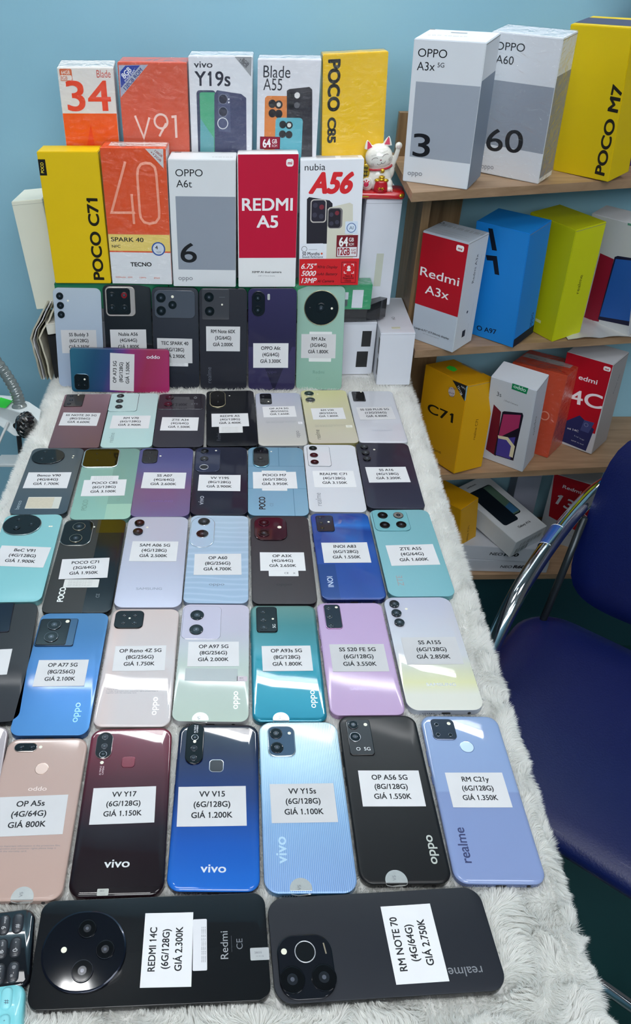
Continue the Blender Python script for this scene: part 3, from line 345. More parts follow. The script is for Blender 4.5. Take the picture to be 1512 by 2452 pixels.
('nubia',[-0.1851,1.1948,0.0734],[0.9986,0.0505,-0.0182,0.0061,0.2307,0.973,0.0533,-0.9717,0.23],76.8,166.8,[(0,(30,32,40)),(1,(30,32,38))],(24,26,30),9,0.4,0.22,0.0,'',[('mod',-10.7,57.5,47.5,46.1,7,1.8,(175,170,168),(215,205,195),0.8),('mod',-13.5,57.7,37.6,41.6,5,2.2,(16,16,19),(16,16,19),0.6),('lens',-23.8,67.4,5.2,(40,42,46),(8,9,12),1.2),('lens',-4.1,67.4,5.2,(60,30,34),(120,14,22),1.2),('lens',-24.5,47.8,5.2,(60,62,66),(8,9,12),1.2),('lens',-4.6,47.5,5.2,(60,62,66),(8,9,12),1.2),('lab',-0.8,-6.4,58.6,38.3,0.1,('Nubia A56','(4G/64G)','GIÁ 1.800K'),212)],'black upright phone with a silver rimmed square of cameras,one red'),
('spark',[-0.1073,1.1876,0.073],[0.9998,-0.0166,-0.007,0.0101,0.1959,0.9806,-0.015,-0.9805,0.196],75.0,165.7,[(0,(38,42,56)),(1,(52,56,68))],(44,48,60),10,0.4,0.35,0.0,'',[('mod',-0.7,56.8,65.6,43.8,8,1.0,(84,90,102),(60,64,74),0.4),('lens',-22.4,66.9,7.6,(50,52,56),(8,9,12),1.2),('lens',-22.6,46.4,7.6,(50,52,56),(8,9,12),1.2),('lens',-4.2,55.9,6.6,(50,52,56),(8,9,12),1.2),('flash',-4.0,68.7,2.2),('stk',3.5,-40.2,31.3,8.2,(228,228,230),'info'),('lab',-2.4,-18.3,57.5,40.5,-0.3,('TEC SPARK 40','(6G/128G)','GIÁ 2.900K'),212),('txt',2.0,-55.5,'TECNO',4,0,(26,28,36),1.1,1)],'slate phone standing upright with three cameras on a wide grey panel'),
('n60x',[-0.03,1.1812,0.0738],[1.0,0.0041,-0.0044,0.0037,0.1528,0.9883,0.0048,-0.9882,0.1528],76.6,166.6,[(0,(44,46,58)),(1,(48,48,58))],(34,36,44),8,0.3,0.35,0.0,'',[('mod',-12.0,58.8,43.7,48.1,3,0.9,(74,74,80),(110,110,116),0.3),('fan',-12.0,58.8,43.7,48.1),('lens',-22.3,70.6,7.6,(30,30,34),(8,9,12),1.2),('lens',-21.5,48.4,7.6,(30,30,34),(8,9,12),1.2),('flash',-1.7,58.9,1.5),('txt',-1.6,70.9,'____',3,0,(150,150,155),1.0,0),('lab',-0.3,3.4,54.9,40.7,-0.2,('RM Note 60X','(3G/64G)','GIÁ 2.000K'),222),('txt',-22.6,-57.6,'realme',7,90,(105,108,120),1,0)],'dark grey phone standing upright with a shiny ribbed fan beside its cameras'),
('a6t',[0.0491,1.1811,0.0744],[0.9996,-0.0233,0.0146,-0.0102,0.1774,0.9841,-0.0255,-0.9839,0.1771],77.3,166.1,[(0,(36,34,62)),(1,(60,52,100))],(46,42,74),8,0.3,0.3,0.0,'facet',[('mod',-22.2,59.6,20.6,39.8,99,1.3,(20,20,30),(44,42,60),0.5),('lens',-23.1,68.8,6.4,(40,40,52),(8,9,12),1.2),('lens',-23.1,49.8,6.4,(40,40,52),(8,9,12),1.2),('flashbar',-5.9,70.0,4.0,9.3),('lab',-1.8,-24.4,57.4,40.9,-0.0,('OPPO A6t','(4G/64G)','GIÁ 3.300K'),232),('txt',-0.4,-52.4,'oppo',5,0,(60,54,92),1.2,0)],'deep purple phone standing upright with a dark camera pill'),
('ra3x',[0.128,1.1915,0.0726],[0.9944,-0.0986,0.038,-0.0117,0.2543,0.9671,-0.105,-0.9621,0.2517],76.2,167.7,[(0,(156,205,184)),(1,(172,214,196))],(150,190,172),8,0.3,0.2,0.0,'',[('mod',0.9,50.1,56.6,55.2,99,1.6,(12,13,14),(200,195,160),1.1),('lens',0.3,50.2,8,(30,32,36),(8,9,12),1.2),('flash',17.6,49.6,1.8),('lens',-17.5,49.6,2.0,(40,42,46),(8,9,12),1.2),('stk',0.9,-12.3,36.6,48.9,(222,224,224),'info'),('lab',-2.2,-11.3,56.3,39.3,0.2,('RM A3x','(3G/64G)','GIÁ 1.800K'),212),('txt',-0.7,-54.1,'Redmi',5.2,0,(110,145,130),1,0),('txt',-1.2,-65.3,'CE',4,0,(130,165,148),1,0)],'mint green phone standing upright with one huge round camera island'),
('a73',[-0.1989,1.1606,0.0303],[0.998,0.0494,-0.0397,0.0265,0.244,0.9694,0.0575,-0.9685,0.2422],160.7,72.8,[(0,(20,80,120)),(1,(20,80,120))],(60,60,110),6,1.0,0.34,0.0,'a73',[('mod',-63.0,-19.2,24.3,26.6,6,1.4,(10,10,14),(90,120,140),0.5),('lens',-68.2,-14.6,2,(30,34,40),(8,9,12),1.2),('flash',-58.2,-14.8,1.6),('lens',-68.3,-24.4,3,(30,34,40),(8,9,12),1.2),('lens',-58.5,-24.2,3,(30,34,40),(8,9,12),1.2),('lab',3.0,-2.5,61.6,39.3,87.6,('OP A73 5G','(8G/128G)','GIÁ 1.500K'),212),('txt',54.1,22.6,'oppo',6,180,(235,235,240),1.3,1)],'teal to magenta phone propped sideways in front of the upright ones'),
]

# name, (x,y,z,yaw,lean,roll,w,d,h), label, card colours, film, prints (mm on the face)
CARTONS=[
('c71',(-0.2523,1.2102,0.1582,-0.0165,-0.019,-0.0046,0.0888,0.0427,0.1937),'yellow carton with upright black name at the left end of the front carton row',(226,190,4),(226,190,4),0,[('r','f',0.3,161.2,10.9,183.4,(22,22,18),0),('t','f',5.1,171.9,14.5,86.7,'POCO',4.2,(240,215,60),1),('t','f',71.7,67.6,124.0,88.8,'POCO C71',15.5,(30,26,14),2)]),
('spark',(-0.1582,1.2093,0.1578,-0.0318,-0.0129,0.0015,0.0953,0.0451,0.1994),'orange carton with a big outlined 40 above a yellow band',(226,90,50),(226,232,236),1,[('r','f',0.3,79.3,95.0,199.1,(222,82,34),0),('r','f',0.3,52.1,95.0,77.3,(232,205,110),0),('r','f',0.3,0.3,95.0,49.9,(222,224,228),0),('k','f',[(35.5,181.3),(8.7,109.2),(44.3,109.7)],3.6,(240,158,132)),('k','f',[(41.2,136.3),(41.7,93.1)],3.6,(240,158,132)),('k','f',[(51.7,163.3),(53.4,172.1),(58.0,178.0),(64.9,179.9),(72.5,179.1),(78.1,173.9),(79.7,165.2),(81.0,111.0),(80.2,102.5),(75.0,96.0),(66.1,93.8),(57.4,95.7),(52.6,102.2),(51.6,110.6),(51.7,163.3)],3.6,(240,158,132)),('t','f',29.3,69.5,50.1,-0.6,'SPARK 40',6.2,(24,24,26),1),('t','f',11.3,59.1,13.3,0.9,'NFC',4,(24,24,26),1),('t','f',47.8,31.5,33.2,0.9,'TECNO',6,(24,24,26),2),('c','f',76.6,56.0,10.6,(44,84,160)),('c','f',76.6,56.0,8.6,(206,214,226)),('t','f',73.7,58.1,4.3,0.9,'4',5.5,(24,24,26),1),('t','f',76.7,51.0,7.6,0.9,'TÜV',2.6,(24,24,26),0),('p','f',[(65.7,199.1),(91.8,199.1),(91.0,173.0)],(206,206,206)),('t','f',84.7,193.0,13.1,-37.3,'128GB',3,(150,60,60),1),('t','f',80.7,189.0,19.1,-41.3,'+12GB',3,(150,60,60),1),('t','f',14.1,10.8,16.0,-0.4,'5200mAh',2.2,(226,110,80),0),('t','f',29.3,10.9,7.7,0.9,'45W',2.2,(226,110,80),0),('t','f',49.4,10.7,10.5,0.9,'120Hz',2.2,(226,110,80),0),('t','f',71.5,10.3,8.8,0.9,'IP64',2.2,(226,110,80),0),('r','t',10.0,14.0,93.9,41.0,(226,218,214),0),('t','t',43.9,24.5,53.3,3.2,'||| || |||| || ||| |||| ||',5,(150,110,100),0)]),
('a6t',(-0.0591,1.2036,0.1558,-0.0285,-0.0221,0.0006,0.0985,0.0529,0.1875),'white carton with a grey panel and a large figure 6',(222,225,228),(222,225,228),0,[('r','f',9.0,27.1,98.2,136.5,(146,154,166),0),('t','f',30.4,169.3,39.9,0.2,'OPPO',9.6,(34,36,40),0),('t','f',22.6,154.2,23.2,-0.1,'A6t',10,(34,36,40),0),('t','f',25.7,53.1,25.3,0.0,'6',29,(26,28,32),0.5),('t','f',19.5,12.7,22.4,-0.0,'oppo',4.6,(120,124,130),0),('r','t',5.6,45.1,15.5,49.8,(120,120,124),0),('t','t',78.7,18.0,29.2,0.0,'|| ||| |||| || |||| |||',3,(90,90,94),0)]),
('ra5',(0.0395,1.2034,0.1557,-0.0213,-0.0929,-0.0139,0.0898,0.049,0.1929),'white and crimson phone carton with a white word on red',(232,233,234),(232,233,234),0,[('r','f',1.3,45.2,89.5,192.6,(190,10,54),0),('t','f',44.7,123.7,76.3,-0.1,'REDMI',17,(238,236,238),1.5),('t','f',44.9,99.1,32.6,-0.3,'A5',17,(238,236,238),1.5),('r','f',71.8,176.0,82.5,186.5,(240,240,240),3.4),('t','f',77.2,181.1,6.3,-0.4,'mi',4.2,(190,10,54),2),('t','f',44.5,23.6,46.4,-0.2,'32MP AI dual camera',3,(50,50,54),1),('t','f',44.4,17.7,26.4,-0.2,'6.88" (17.5cm) display',1.3,(120,120,124),0)]),
('nubia',(0.1372,1.2081,0.1574,-0.0616,-0.1186,-0.0349,0.0934,0.0562,0.1833),'white carton with slanted red figures,two pictured phones and a red base',(232,234,240),(232,234,240),0,[('t','f',21.8,173.0,30.4,0.1,'nubia',9,(28,28,34),0),('ti','f',46.3,150.7,66.8,-0.4,'A56',27,(216,36,44),3),('p','f',[(10.6,128.7),(13.9,131.5),(44.5,126.3),(49.3,121.8),(50.6,63.3),(11.1,63.7)],(38,36,46)),('r','f',16.3,94.6,40.4,128.2,(196,190,184),5),('r','f',17.7,96.2,38.8,126.7,(40,36,50),4),('p','f',[(42.2,113.7),(44.8,116.2),(75.1,122.7),(79.8,120.1),(83.5,40.3),(42.3,40.7)],(214,212,196)),('r','f',42.8,85.9,64.9,115.6,(120,116,118),5),('r','f',43.8,86.9,62.2,114.3,(38,34,44),4),('c','f',23.4,119.7,3.6,(62,60,76)),('c','f',33.1,117.0,3.6,(120,44,56)),('c','f',22.7,105.8,3.6,(62,60,76)),('c','f',32.9,103.7,3.6,(62,60,76)),('c','f',48.1,106.0,3.2,(62,60,76)),('c','f',56.5,108.2,3.2,(120,44,56)),('c','f',48.5,93.2,3.2,(62,60,76)),('c','f',57.0,95.0,3.2,(62,60,76)),('r','f',69.6,77.7,88.5,96.0,(214,226,240),1),('ko','f',79.0,86.6,6.6,1.2,(90,120,170)),('t','f',78.9,86.6,6.3,-0.8,'AI',4.6,(110,130,150),1),('r','f',57.3,43.7,89.8,75.9,(120,24,36),0),('r','f',58.9,44.5,88.7,58.1,(228,226,230),0),('t','f',68.0,66.1,13.8,0.4,'64',13,(240,240,240),2),('t','f',79.8,69.2,7.4,-0.7,'GB',5.4,(240,240,240),1),('t','f',80.1,62.2,7.5,-0.7,'ROM',4,(240,240,240),0),('t','f',69.1,51.5,18.3,0.2,'12GB',10,(150,26,40),2),('t','f',83.7,53.7,6.8,1.6,'RAM',3.4,(150,26,40),0),('t','f',83.9,49.6,6.8,-0.7,'4+8',3.6,(150,26,40),1),('r','f',0.3,41.3,38.7,64.2,(228,232,240),3),('t','f',18.2,48.9,26.9,-0.1,'50 Months',5,(30,30,36),1),('t','f',20.8,44.1,32.0,-0.2,'Smooth Performance',3,(40,40,50),1),('ko','f',7.8,56.1,4,0.6,(60,60,66)),('t','f',21.1,56.9,13.0,0.5,'________',2,(80,80,86),0),('c','f',34.9,48.9,1.6,(206,90,60)),('r','f',0.3,0.3,93.1,41.0,(206,30,38),0),('ti','f',15.5,29.9,24.2,-0.6,'6.75"',7.6,(240,236,236),1),('ti','f',44.6,28.6,32.2,-0.6,'90Hz Display',4,(90,14,20),1),('ti','f',15.2,19.0,23.3,-0.6,'5000',7.6,(240,236,236),1),('ti','f',44.1,17.8,33.3,-0.1,'mAh Battery',4,(90,14,20),1),('ti','f',15.9,7.9,24.4,0.1,'13MP',7.6,(240,236,236),1),('ti','f',42.0,6.8,26.5,0.1,'AI Camera',4,(90,14,20),1),('k','f',[(66.6,4.2),(88.7,4.2),(88.7,35.8),(66.6,35.8),(66.6,4.2)],0.7,(110,16,24)),('k','f',[(70.3,29.6),(70.2,32.6),(73.6,32.6)],1,(240,220,220)),('k','f',[(81.2,32.5),(84.9,32.5),(85.0,29.5)],1,(240,220,220)),('k','f',[(70.6,21.8),(70.7,18.8),(74.2,18.7)],1,(240,220,220)),('k','f',[(81.8,18.6),(85.5,18.6),(85.4,21.6)],1,(240,220,220)),('c','f',77.7,27.7,2.6,(240,230,230)),('r','f',74.7,21.9,80.9,25.2,(240,230,230),2.4),('t','f',78.0,14.8,11.5,-0.6,'Face &',3,(100,14,20),1),('t','f',77.8,11.3,17.0,-0.6,'Fingerprint',3,(100,14,20),1),('t','f',77.0,7.2,10.3,-0.5,'Unlock',3,(100,14,20),1),('r','t',24.1,13.2,52.3,41.8,(190,190,196),0),('r','t',60.1,16.4,86.3,41.3,(206,198,180),0)]),
('b34_b',(-0.2253,1.272,0.25,0.0576,0.0679,0.0097,0.0787,0.0481,0.2028),'white and orange carton with the orange figures 34,leftmost of the back row',(230,226,222),(226,226,226),1,[('r','f',0.3,0.3,78.4,143.6,(240,92,18),0),('p','f',[(39.4,128.9),(45.8,62.7),(20.2,62.8)],(236,66,14)),('t','f',64.6,195.3,19.6,0.3,'Blade',9.5,(206,84,70),0),('r','f',2.9,185.9,20.1,201.5,(216,110,70),2),('r','f',2.9,186.8,19.4,193.4,(236,226,220),2),('t','f',11.3,196.8,12.0,0.3,'64GB',4.6,(240,226,216),1),('t','f',8.4,189.9,9.6,-1.3,'8GB',4.6,(206,120,90),1),('t','f',40.4,166.6,63.3,0.2,'34',38,(238,72,40),1)]),
('v91_b',(-0.129,1.272,0.25,-0.0495,0.0248,0.0029,0.0989,0.0457,0.2079),'coral red phone carton in film with a blue corner flash',(214,92,66),(214,96,70),1,[('p','f',[(1.8,204.2),(43.8,205.1),(1.1,162.9)],(168,176,196)),('p','f',[(11.3,203.7),(32.4,204.2),(2.3,175.2),(3.3,196.1)],(40,66,160)),('t','f',12.1,194.7,16.2,43.1,'8GB',7,(225,230,240),2),('t','f',16.3,190.9,21.4,43.3,'4+4GB RAM',2.6,(225,230,240),1),('t','f',20.7,186.6,37.4,44.1,'128GB ROM',5,(40,60,130),1),('k','f',[(20.0,139.2),(31.0,109.2),(41.2,137.1)],3,(238,206,196)),('ko','f',58.1,132.0,9.5,3,(238,206,196)),('k','f',[(65.5,129.5),(54.4,111.6)],3,(238,206,196)),('k','f',[(73.9,138.3),(79.8,139.0),(79.9,110.0)],3.4,(238,206,196))]),
('y19s_b',(-0.0311,1.272,0.2501,-0.0444,0.0241,-0.001,0.0911,0.0443,0.2157),'white phone carton in film showing a green screen beside a slate blue phone',(226,228,234),(216,224,232),1,[('t','f',21.0,205.7,26.6,0.4,'vivo',8,(50,52,62),1),('t','f',34.0,187.7,51.3,-0.1,'Y19s',18,(46,48,62),1),('p','f',[(65.9,215.4),(89.8,215.3),(89.2,190.8)],(160,162,166)),('t','f',81.4,209.0,11.1,-39.5,'8GB',4,(70,70,74),1),('t','f',78.1,207.2,13.5,-40.9,'128GB',4,(70,70,74),1),('r','f',10.2,68.4,38.2,172.9,(70,76,100),5),('r','f',14.7,68.4,38.2,170.3,(86,172,132),3),('p','f',[(14.7,136.2),(34.3,109.0),(33.4,68.3),(12.5,68.1)],(104,170,176)),('p','f',[(36.1,167.7),(40.2,173.1),(75.1,168.6),(82.4,163.4),(83.4,69.0),(34.7,68.4)],(72,76,106)),('p','f',[(41.4,172.0),(58.4,169.9),(59.7,117.1),(41.3,118.9)],(86,92,122)),('c','f',48.8,161.6,7,(120,124,144)),('c','f',48.8,161.6,6,(46,48,66)),('c','f',48.5,145.0,7,(120,124,144)),('c','f',48.5,145.0,6,(46,48,66)),('ko','f',47.9,129.5,7.4,1.3,(214,218,224)),('c','f',57.1,161.7,1.2,(220,222,230)),('c','f',57.1,157.6,1.2,(220,222,230))]),
('a55_b',(0.0667,1.272,0.2501,-0.0663,0.0169,-0.001,0.0898,0.0403,0.212),'white phone carton in film showing an orange,a black and a turquoise phone',(226,226,232),(214,220,228),1,[('t','f',27.6,196.5,38.5,-0.5,'Blade',15,(44,44,54),0),('t','f',22.1,180.3,27.1,-0.5,'A55',15,(44,44,54),0),('r','f',11.1,68.9,57.7,165.6,(222,132,66),5),('c','f',22.0,155.2,5.6,(40,36,40)),('c','f',31.5,154.3,5.6,(40,36,40)),('c','f',31.5,154.3,3,(220,214,206)),('c','f',22.4,142.6,5.6,(40,36,40)),('c','f',31.7,142.0,5.6,(40,36,40)),('p','f',[(42.6,172.5),(46.0,174.7),(74.8,177.8),(79.1,174.4),(85.0,69.4),(46.3,68.7)],(46,44,52)),('r','f',45.5,147.9,62.8,171.8,(36,34,42),3),('c','f',49.5,166.2,4,(20,20,24)),('c','f',57.8,166.7,4,(226,224,224)),('c','f',49.5,153.8,4,(20,20,24)),('c','f',57.9,153.9,4,(90,90,96)),('r','f',27.4,58.7,67.6,137.1,(96,176,192),5),('c','f',38.2,127.8,5.2,(36,36,40)),('c','f',47.8,127.1,5.2,(36,36,40)),('c','f',47.8,127.1,3,(214,214,208)),('c','f',38.2,114.8,5.2,(36,36,40)),('c','f',47.9,114.2,5.2,(36,36,40)),('r','f',4.9,93.8,35.0,111.0,(122,24,48),0),('r','f',6.2,95.0,33.7,109.8,(146,30,56),0),('t','f',14.9,101.9,12.1,4.7,'64',11,(238,236,238),2),('t','f',26.6,104.7,7.5,3.9,'GB',5.6,(238,236,238),1),('t','f',26.8,98.5,7.6,0.9,'ROM',3.6,(226,206,210),0)]),
('c85_b',(0.1696,1.272,0.2805,-0.0178,-0.0406,-0.0477,0.0926,0.0486,0.1887),'yellow carton with its name running downwards behind the beckoning cat',(232,188,0),(226,190,60),1,[('t','f',16.3,148.9,67.2,-89.9,'POCO',16,(30,28,20),3),('t','f',14.2,90.1,35.1,-90.2,'C85',11.5,(30,28,20),3)]),
('a3x5g',(0.2793,1.1955,0.3119,-0.5324,0.0973,-0.0072,0.0974,0.0609,0.1839),'white carton with grey panel and large figure 3 on the top shelf',(222,226,232),(222,226,232),0,[('r','f',7.8,35.6,97.1,133.3,(160,168,180),0),('r','s',1.2,0.3,60.6,139.3,(132,144,160),0),('t','f',27.3,168.2,40.1,0.5,'OPPO',9.6,(34,36,42),0),('t','f',19.9,152.4,25.1,1.8,'A3x',10,(34,36,42),0),('t','f',40.4,155.0,9.3,1.2,'5G',5.4,(34,36,42),0),('t','f',24.1,52.5,25.6,2.2,'3',30,(26,28,34),0.5),('t','f',18.1,12.6,22.1,3.5,'oppo',4.6,(130,134,142),0),('r','t',0.3,56.3,7.8,60.6,(120,120,124),0),('t','t',19.2,25.1,17.2,7.7,'|| ||| |||',3,(100,100,104),0),('r','t',34.3,43.8,56.8,48.3,(150,152,158),0),('t','t',48.1,26.0,28.7,4.7,'|| ||| ||||| || |||',3,(110,110,114),0)]),
('a60',(0.395,1.2385,0.3121,-0.7435,0.1318,0.01,0.1027,0.0431,0.1872),'white film wrapped carton with grey panel and the figure 60',(216,218,224),(226,228,228),1,[('r','f',0.3,42.4,102.4,128.6,(146,152,164),0),('r','s',1.3,7.4,42.8,141.9,(134,138,146),0),('t','f',30.2,171.4,42.8,1.2,'OPPO',9.6,(40,42,48),0),('t','f',24.6,154.9,26.7,0.5,'A60',10,(40,42,48),0),('t','f',41.1,51.0,57.9,5.4,'60',30,(26,28,34),0.5),('t','f',19.7,9.7,20.5,4.9,'oppo',4.6,(130,134,142),0)]),
('pm7',(0.5092,1.2481,0.3123,-0.9353,0.1515,-0.0254,0.0954,0.0498,0.1964),'tall yellow carton with its name running upwards on the top shelf',(216,186,10),(216,186,10),0,[('t','f',83.1,68.1,121.3,86.9,'POCO M7',15,(34,32,26),2),('r','t',0.3,8.6,95.1,39.7,(70,74,96),0)]),
('rA3x',(0.3215,1.23,0.0448,-0.7788,0.0491,0.0013,0.0832,0.0579,0.1849),'red and white phone carton at the left end of the second shelf',(186,196,208),(214,216,218),0,[('r','f',0.3,63.5,82.9,181.9,(178,14,34),0),('t','f',40.0,120.7,72.9,0.4,'Redmi',14,(240,236,238),0.4),('t','f',39.2,93.5,44.7,1.2,'A3x',14,(240,236,238),0.4),('r','f',62.7,168.2,76.2,177.7,(240,240,240),3),('t','f',69.7,172.6,7.2,-5.2,'mi',3.6,(178,14,34),2),('t','f',39.3,22.0,68.3,0.6,'Large 6.71" (17.04cm) display',3.2,(50,50,54),1),('t','f',38.7,16.4,30.9,0.6,'6.71 inch screen diagonal',1.3,(110,110,114),0),('t','s',30.9,134.6,46.5,88.6,'Redmi A3x',6,(36,40,50),0),('t','s',43.5,133.5,41.5,89.8,'___________________',1.2,(110,120,134),0),('c','s',28.1,62.9,2.4,(70,76,88)),('t','s',42.5,58.1,29.1,87.1,'_____________',1.2,(110,120,134),0),('r','s',22.2,19.3,31.3,31.0,(40,44,54),0),('t','s',37.0,23.9,31.6,88.9,'_____________',1.2,(110,120,134),0),('t','t',41.4,42.5,81.2,0.6,'|| |||| ||| || ||||| ||| || |||| ||',7,(120,122,124),0),('ko','t',4.1,46.6,3.4,1.2,(40,40,44)),('t','t',36.3,14.1,73.9,-3.7,'________________________',1.4,(80,80,84),0),('t','t',36.7,22.1,68.3,-3.9,'________________________',1.4,(80,80,84),0)]),
('a97',(0.4234,1.2517,0.0452,-0.7971,0.1191,-0.013,0.0939,0.064,0.1957),'bright blue phone carton with dark navy base on the second shelf',(26,132,214),(24,126,206),0,[('p','f',[(22.4,189.0),(30.4,189.8),(42.4,156.7),(33.7,155.9)],(18,26,40)),('p','f',[(23.9,145.5),(43.5,148.2),(52.1,118.4),(43.8,118.0),(37.6,139.1),(26.7,137.4)],(18,26,40)),('t','f',41.6,17.2,37.7,5.1,'O A97',8.5,(14,30,60),1),('r','f',0.3,0.3,93.6,0.3,(14,30,46),0),('t','s',51.7,28.5,29.1,89.2,'oppo',6.5,(16,60,110),0),('r','s',0.3,0.3,63.7,15.5,(14,30,46),0)]),
('rlm',(0.5084,1.2893,0.0452,-1.1,0.0712,0.0135,0.1007,0.0638,0.1918),'lime yellow phone carton on the second shelf',(186,190,16),(196,200,20),0,[('t','s',34.1,94.6,32.4,90.3,'realme',7,(40,44,20),0),('r','f',54.8,20.8,67.9,26.0,(214,218,150),0)]),
('a9',(0.644,1.3035,0.0452,-1.0062,0.2449,-0.0386,0.0924,0.035,0.1986),'white carton picturing a phone with a blue screen on the second shelf',(206,208,212),(190,194,200),0,[('p','f',[(22.8,134.8),(50.0,131.3),(31.9,6.7),(0.3,1.5)],(150,24,50)),('p','f',[(51.0,135.7),(56.5,139.0),(92.1,143.6),(92.1,20.0),(29.9,10.6)],(26,28,60)),('p','f',[(53.4,132.8),(92.1,139.8),(92.1,29.0),(32.7,17.8)],(40,96,180)),('r','f',68.5,194.7,92.1,198.3,(90,150,130),0)]),
('c71r',(0.3611,1.2305,-0.19,-1.1059,-0.0526,-0.0984,0.1154,0.0654,0.1707),'amber carton with a green tag and round handwritten sticker on the third shelf',(206,150,10),(206,154,16),0,[('t','f',56.7,97.3,70.8,4.2,'C71',17,(28,24,14),1),('t','f',56.8,22.6,34.9,9.4,'realme',6,(70,52,10),0),('p','f',[(75.3,166.9),(115.1,169.5),(113.0,141.2)],(30,30,32)),('p','f',[(111.8,167.4),(115.1,170.4),(115.1,143.9),(112.9,141.7)],(150,190,206)),('t','f',97.9,155.4,17.5,-45.2,'12+128',4.6,(220,222,224),1),('t','f',105.7,163.0,11.5,-7.6,'NFC',3,(220,222,224),0),('c','f',78.2,145.7,8.6,(196,186,186)),('t','f',78.9,152.0,20.0,15.1,'29/01',3.2,(90,70,84),0),('t','f',78.2,144.0,15.2,11.9,'duy',3.4,(90,70,84),0),('t','f',80.2,138.7,12.0,12.5,'k 62k',2.8,(90,70,84),0),('t','s',34.4,81.2,39.6,90.0,'realme C71',5.6,(60,44,8),0),('p','t',[(29.6,22.7),(23.9,34.4),(33.0,38.7),(47.7,33.4),(52.3,21.9),(42.9,20.0)],(60,220,60)),('r','t',25.7,60.0,81.4,65.1,(140,136,120),0)]),
('a3s',(0.4856,1.2194,-0.1901,-0.6773,0.2266,0.0043,0.0812,0.049,0.1914),'white carton with green badge and a pink and blue phone screen,third shelf',(206,210,218),(196,204,216),0,[('p','f',[(38.6,191.1),(66.9,191.1),(65.2,177.7),(38.6,178.8)],(20,134,84)),('t','f',52.4,184.8,21.8,176.3,'oppo',4.8,(210,240,226),1),('t','f',18.5,159.2,8.4,-0.4,'3s',9,(70,72,78),0),('t','f',41.3,149.7,25.1,-3.2,'| Dual Camera',3,(90,92,98),0),('p','f',[(11.4,134.0),(26.3,122.7),(27.9,15.7),(7.4,23.5)],(110,22,40)),('p','f',[(28.5,123.6),(31.5,126.6),(63.8,136.0),(66.2,130.7),(61.6,20.3),(23.8,17.6)],(28,22,40)),('p','f',[(31.0,119.4),(61.8,130.6),(61.5,100.5),(27.4,61.5)],(170,52,100)),('p','f',[(27.6,59.7),(58.8,77.6),(55.6,21.3),(27.5,19.4)],(74,64,150)),('k','f',[(27.1,64.0),(44.2,67.3),(56.8,54.4),(56.1,27.3)],7,(226,214,180)),('t','s',23.0,95.8,47.2,-85.3,'oppo',5,(110,114,124),0)]),
('org',(0.5392,1.2733,-0.1917,-0.7012,-0.0442,-0.0461,0.1016,0.0765,0.1667),'orange red film wrapped carton with a barcode label on top,third shelf',(196,76,50),(206,90,66),1,[('r','t',3.4,35.7,92.2,55.7,(176,172,170),0),('t','t',22.0,43.2,16.7,-12.8,'|||| || |||',6,(70,70,74),0),('t','t',66.2,62.5,30.4,-16.6,'||| |||| |||||',7,(60,60,64),0),('ko','f',78.6,81.4,8,2,(226,150,130))]),
('r14',(0.6341,1.2819,-0.19,-0.7792,0.0582,-0.0401,0.0851,0.064,0.1877),'red carton with large white 4C and a blue picture panel,third shelf',(196,198,204),(160,158,160),0,[('p','f',[(0.3,187.4),(84.8,187.4),(82.8,45.0),(66.8,43.7),(46.4,70.9),(26.5,50.0),(0.3,15.8)],(176,14,34)),('p','f',[(24.8,51.1),(47.6,72.0),(79.4,53.7),(73.9,3.2),(19.6,6.0)],(38,44,92)),('p','f',[(57.8,65.9),(77.2,66.7),(70.8,41.9),(54.6,42.3)],(64,72,122)),('ko','f',63.4,57.4,3.6,1,(120,130,170)),('t','f',48.1,147.2,34.8,0.1,'edmi',9,(236,232,236),1),('t','f',52.1,108.1,61.3,6.7,'4C',27,(236,232,236),1),('t','f',41.4,38.5,21.9,2.8,'mi 14C',4,(220,222,230),1),('t','f',56.3,26.0,20.2,-6.4,'5.16" large',2.4,(190,196,214),0),('t','f',54.7,15.1,24.4,-1.1,'50MP AI dual',2.4,(190,196,214),0),('r','f',70.0,173.7,82.9,182.1,(240,240,240),3),('t','f',76.5,177.6,6.6,-2.3,'mi',3.6,(176,14,34),2),('t','s',40.1,133.8,37.7,75.6,'Redmi 14C',4.4,(90,88,92),0)]),
('yel',(0.4204,1.2541,-0.4526,-0.9097,0.1203,-0.0602,0.0901,0.0519,0.1594),'dim yellow carton at the left end of the bottom shelf behind the fleece edge',(206,150,10),(206,154,16),0,[('t','s',24.6,78.8,46.1,83.6,'realme C71',5,(60,44,8),0)]),
('r13',(0.6812,1.3061,-0.4516,-0.5621,0.0823,-0.0121,0.0841,0.06,0.176),'red and white phone carton behind the chair tube on the bottom shelf',(186,188,192),(190,190,194),0,[('p','f',[(0.7,175.7),(83.8,174.4),(83.8,46.9),(11.5,66.3)],(176,14,34)),('t','f',41.2,150.4,36.9,-3.6,'Redmi',8,(226,222,226),1),('t','f',35.2,113.1,37.0,-13.0,'13',25,(226,222,226),1),('t','f',69.0,88.6,32.5,-27.5,'C',25,(226,222,226),1),('t','f',57.9,34.2,21.3,-7.7,'50MP AI triple camera',2,(100,100,104),0)]),
]


def vnoise(x, y, cell, seed):
    g = np.random.default_rng(seed).random((400, 400))
    u = x/cell+150; v = y/cell+150; i = np.floor(u).astype(int); j = np.floor(v).astype(int); fu = u-i; fv = v-j
    fu = fu*fu*(3-2*fu); fv = fv*fv*(3-2*fv); i %= 399; j %= 399
    return (g[i, j]*(1-fu)+g[i+1, j]*fu)*(1-fv)+(g[i, j+1]*(1-fu)+g[i+1, j+1]*fu)*fv

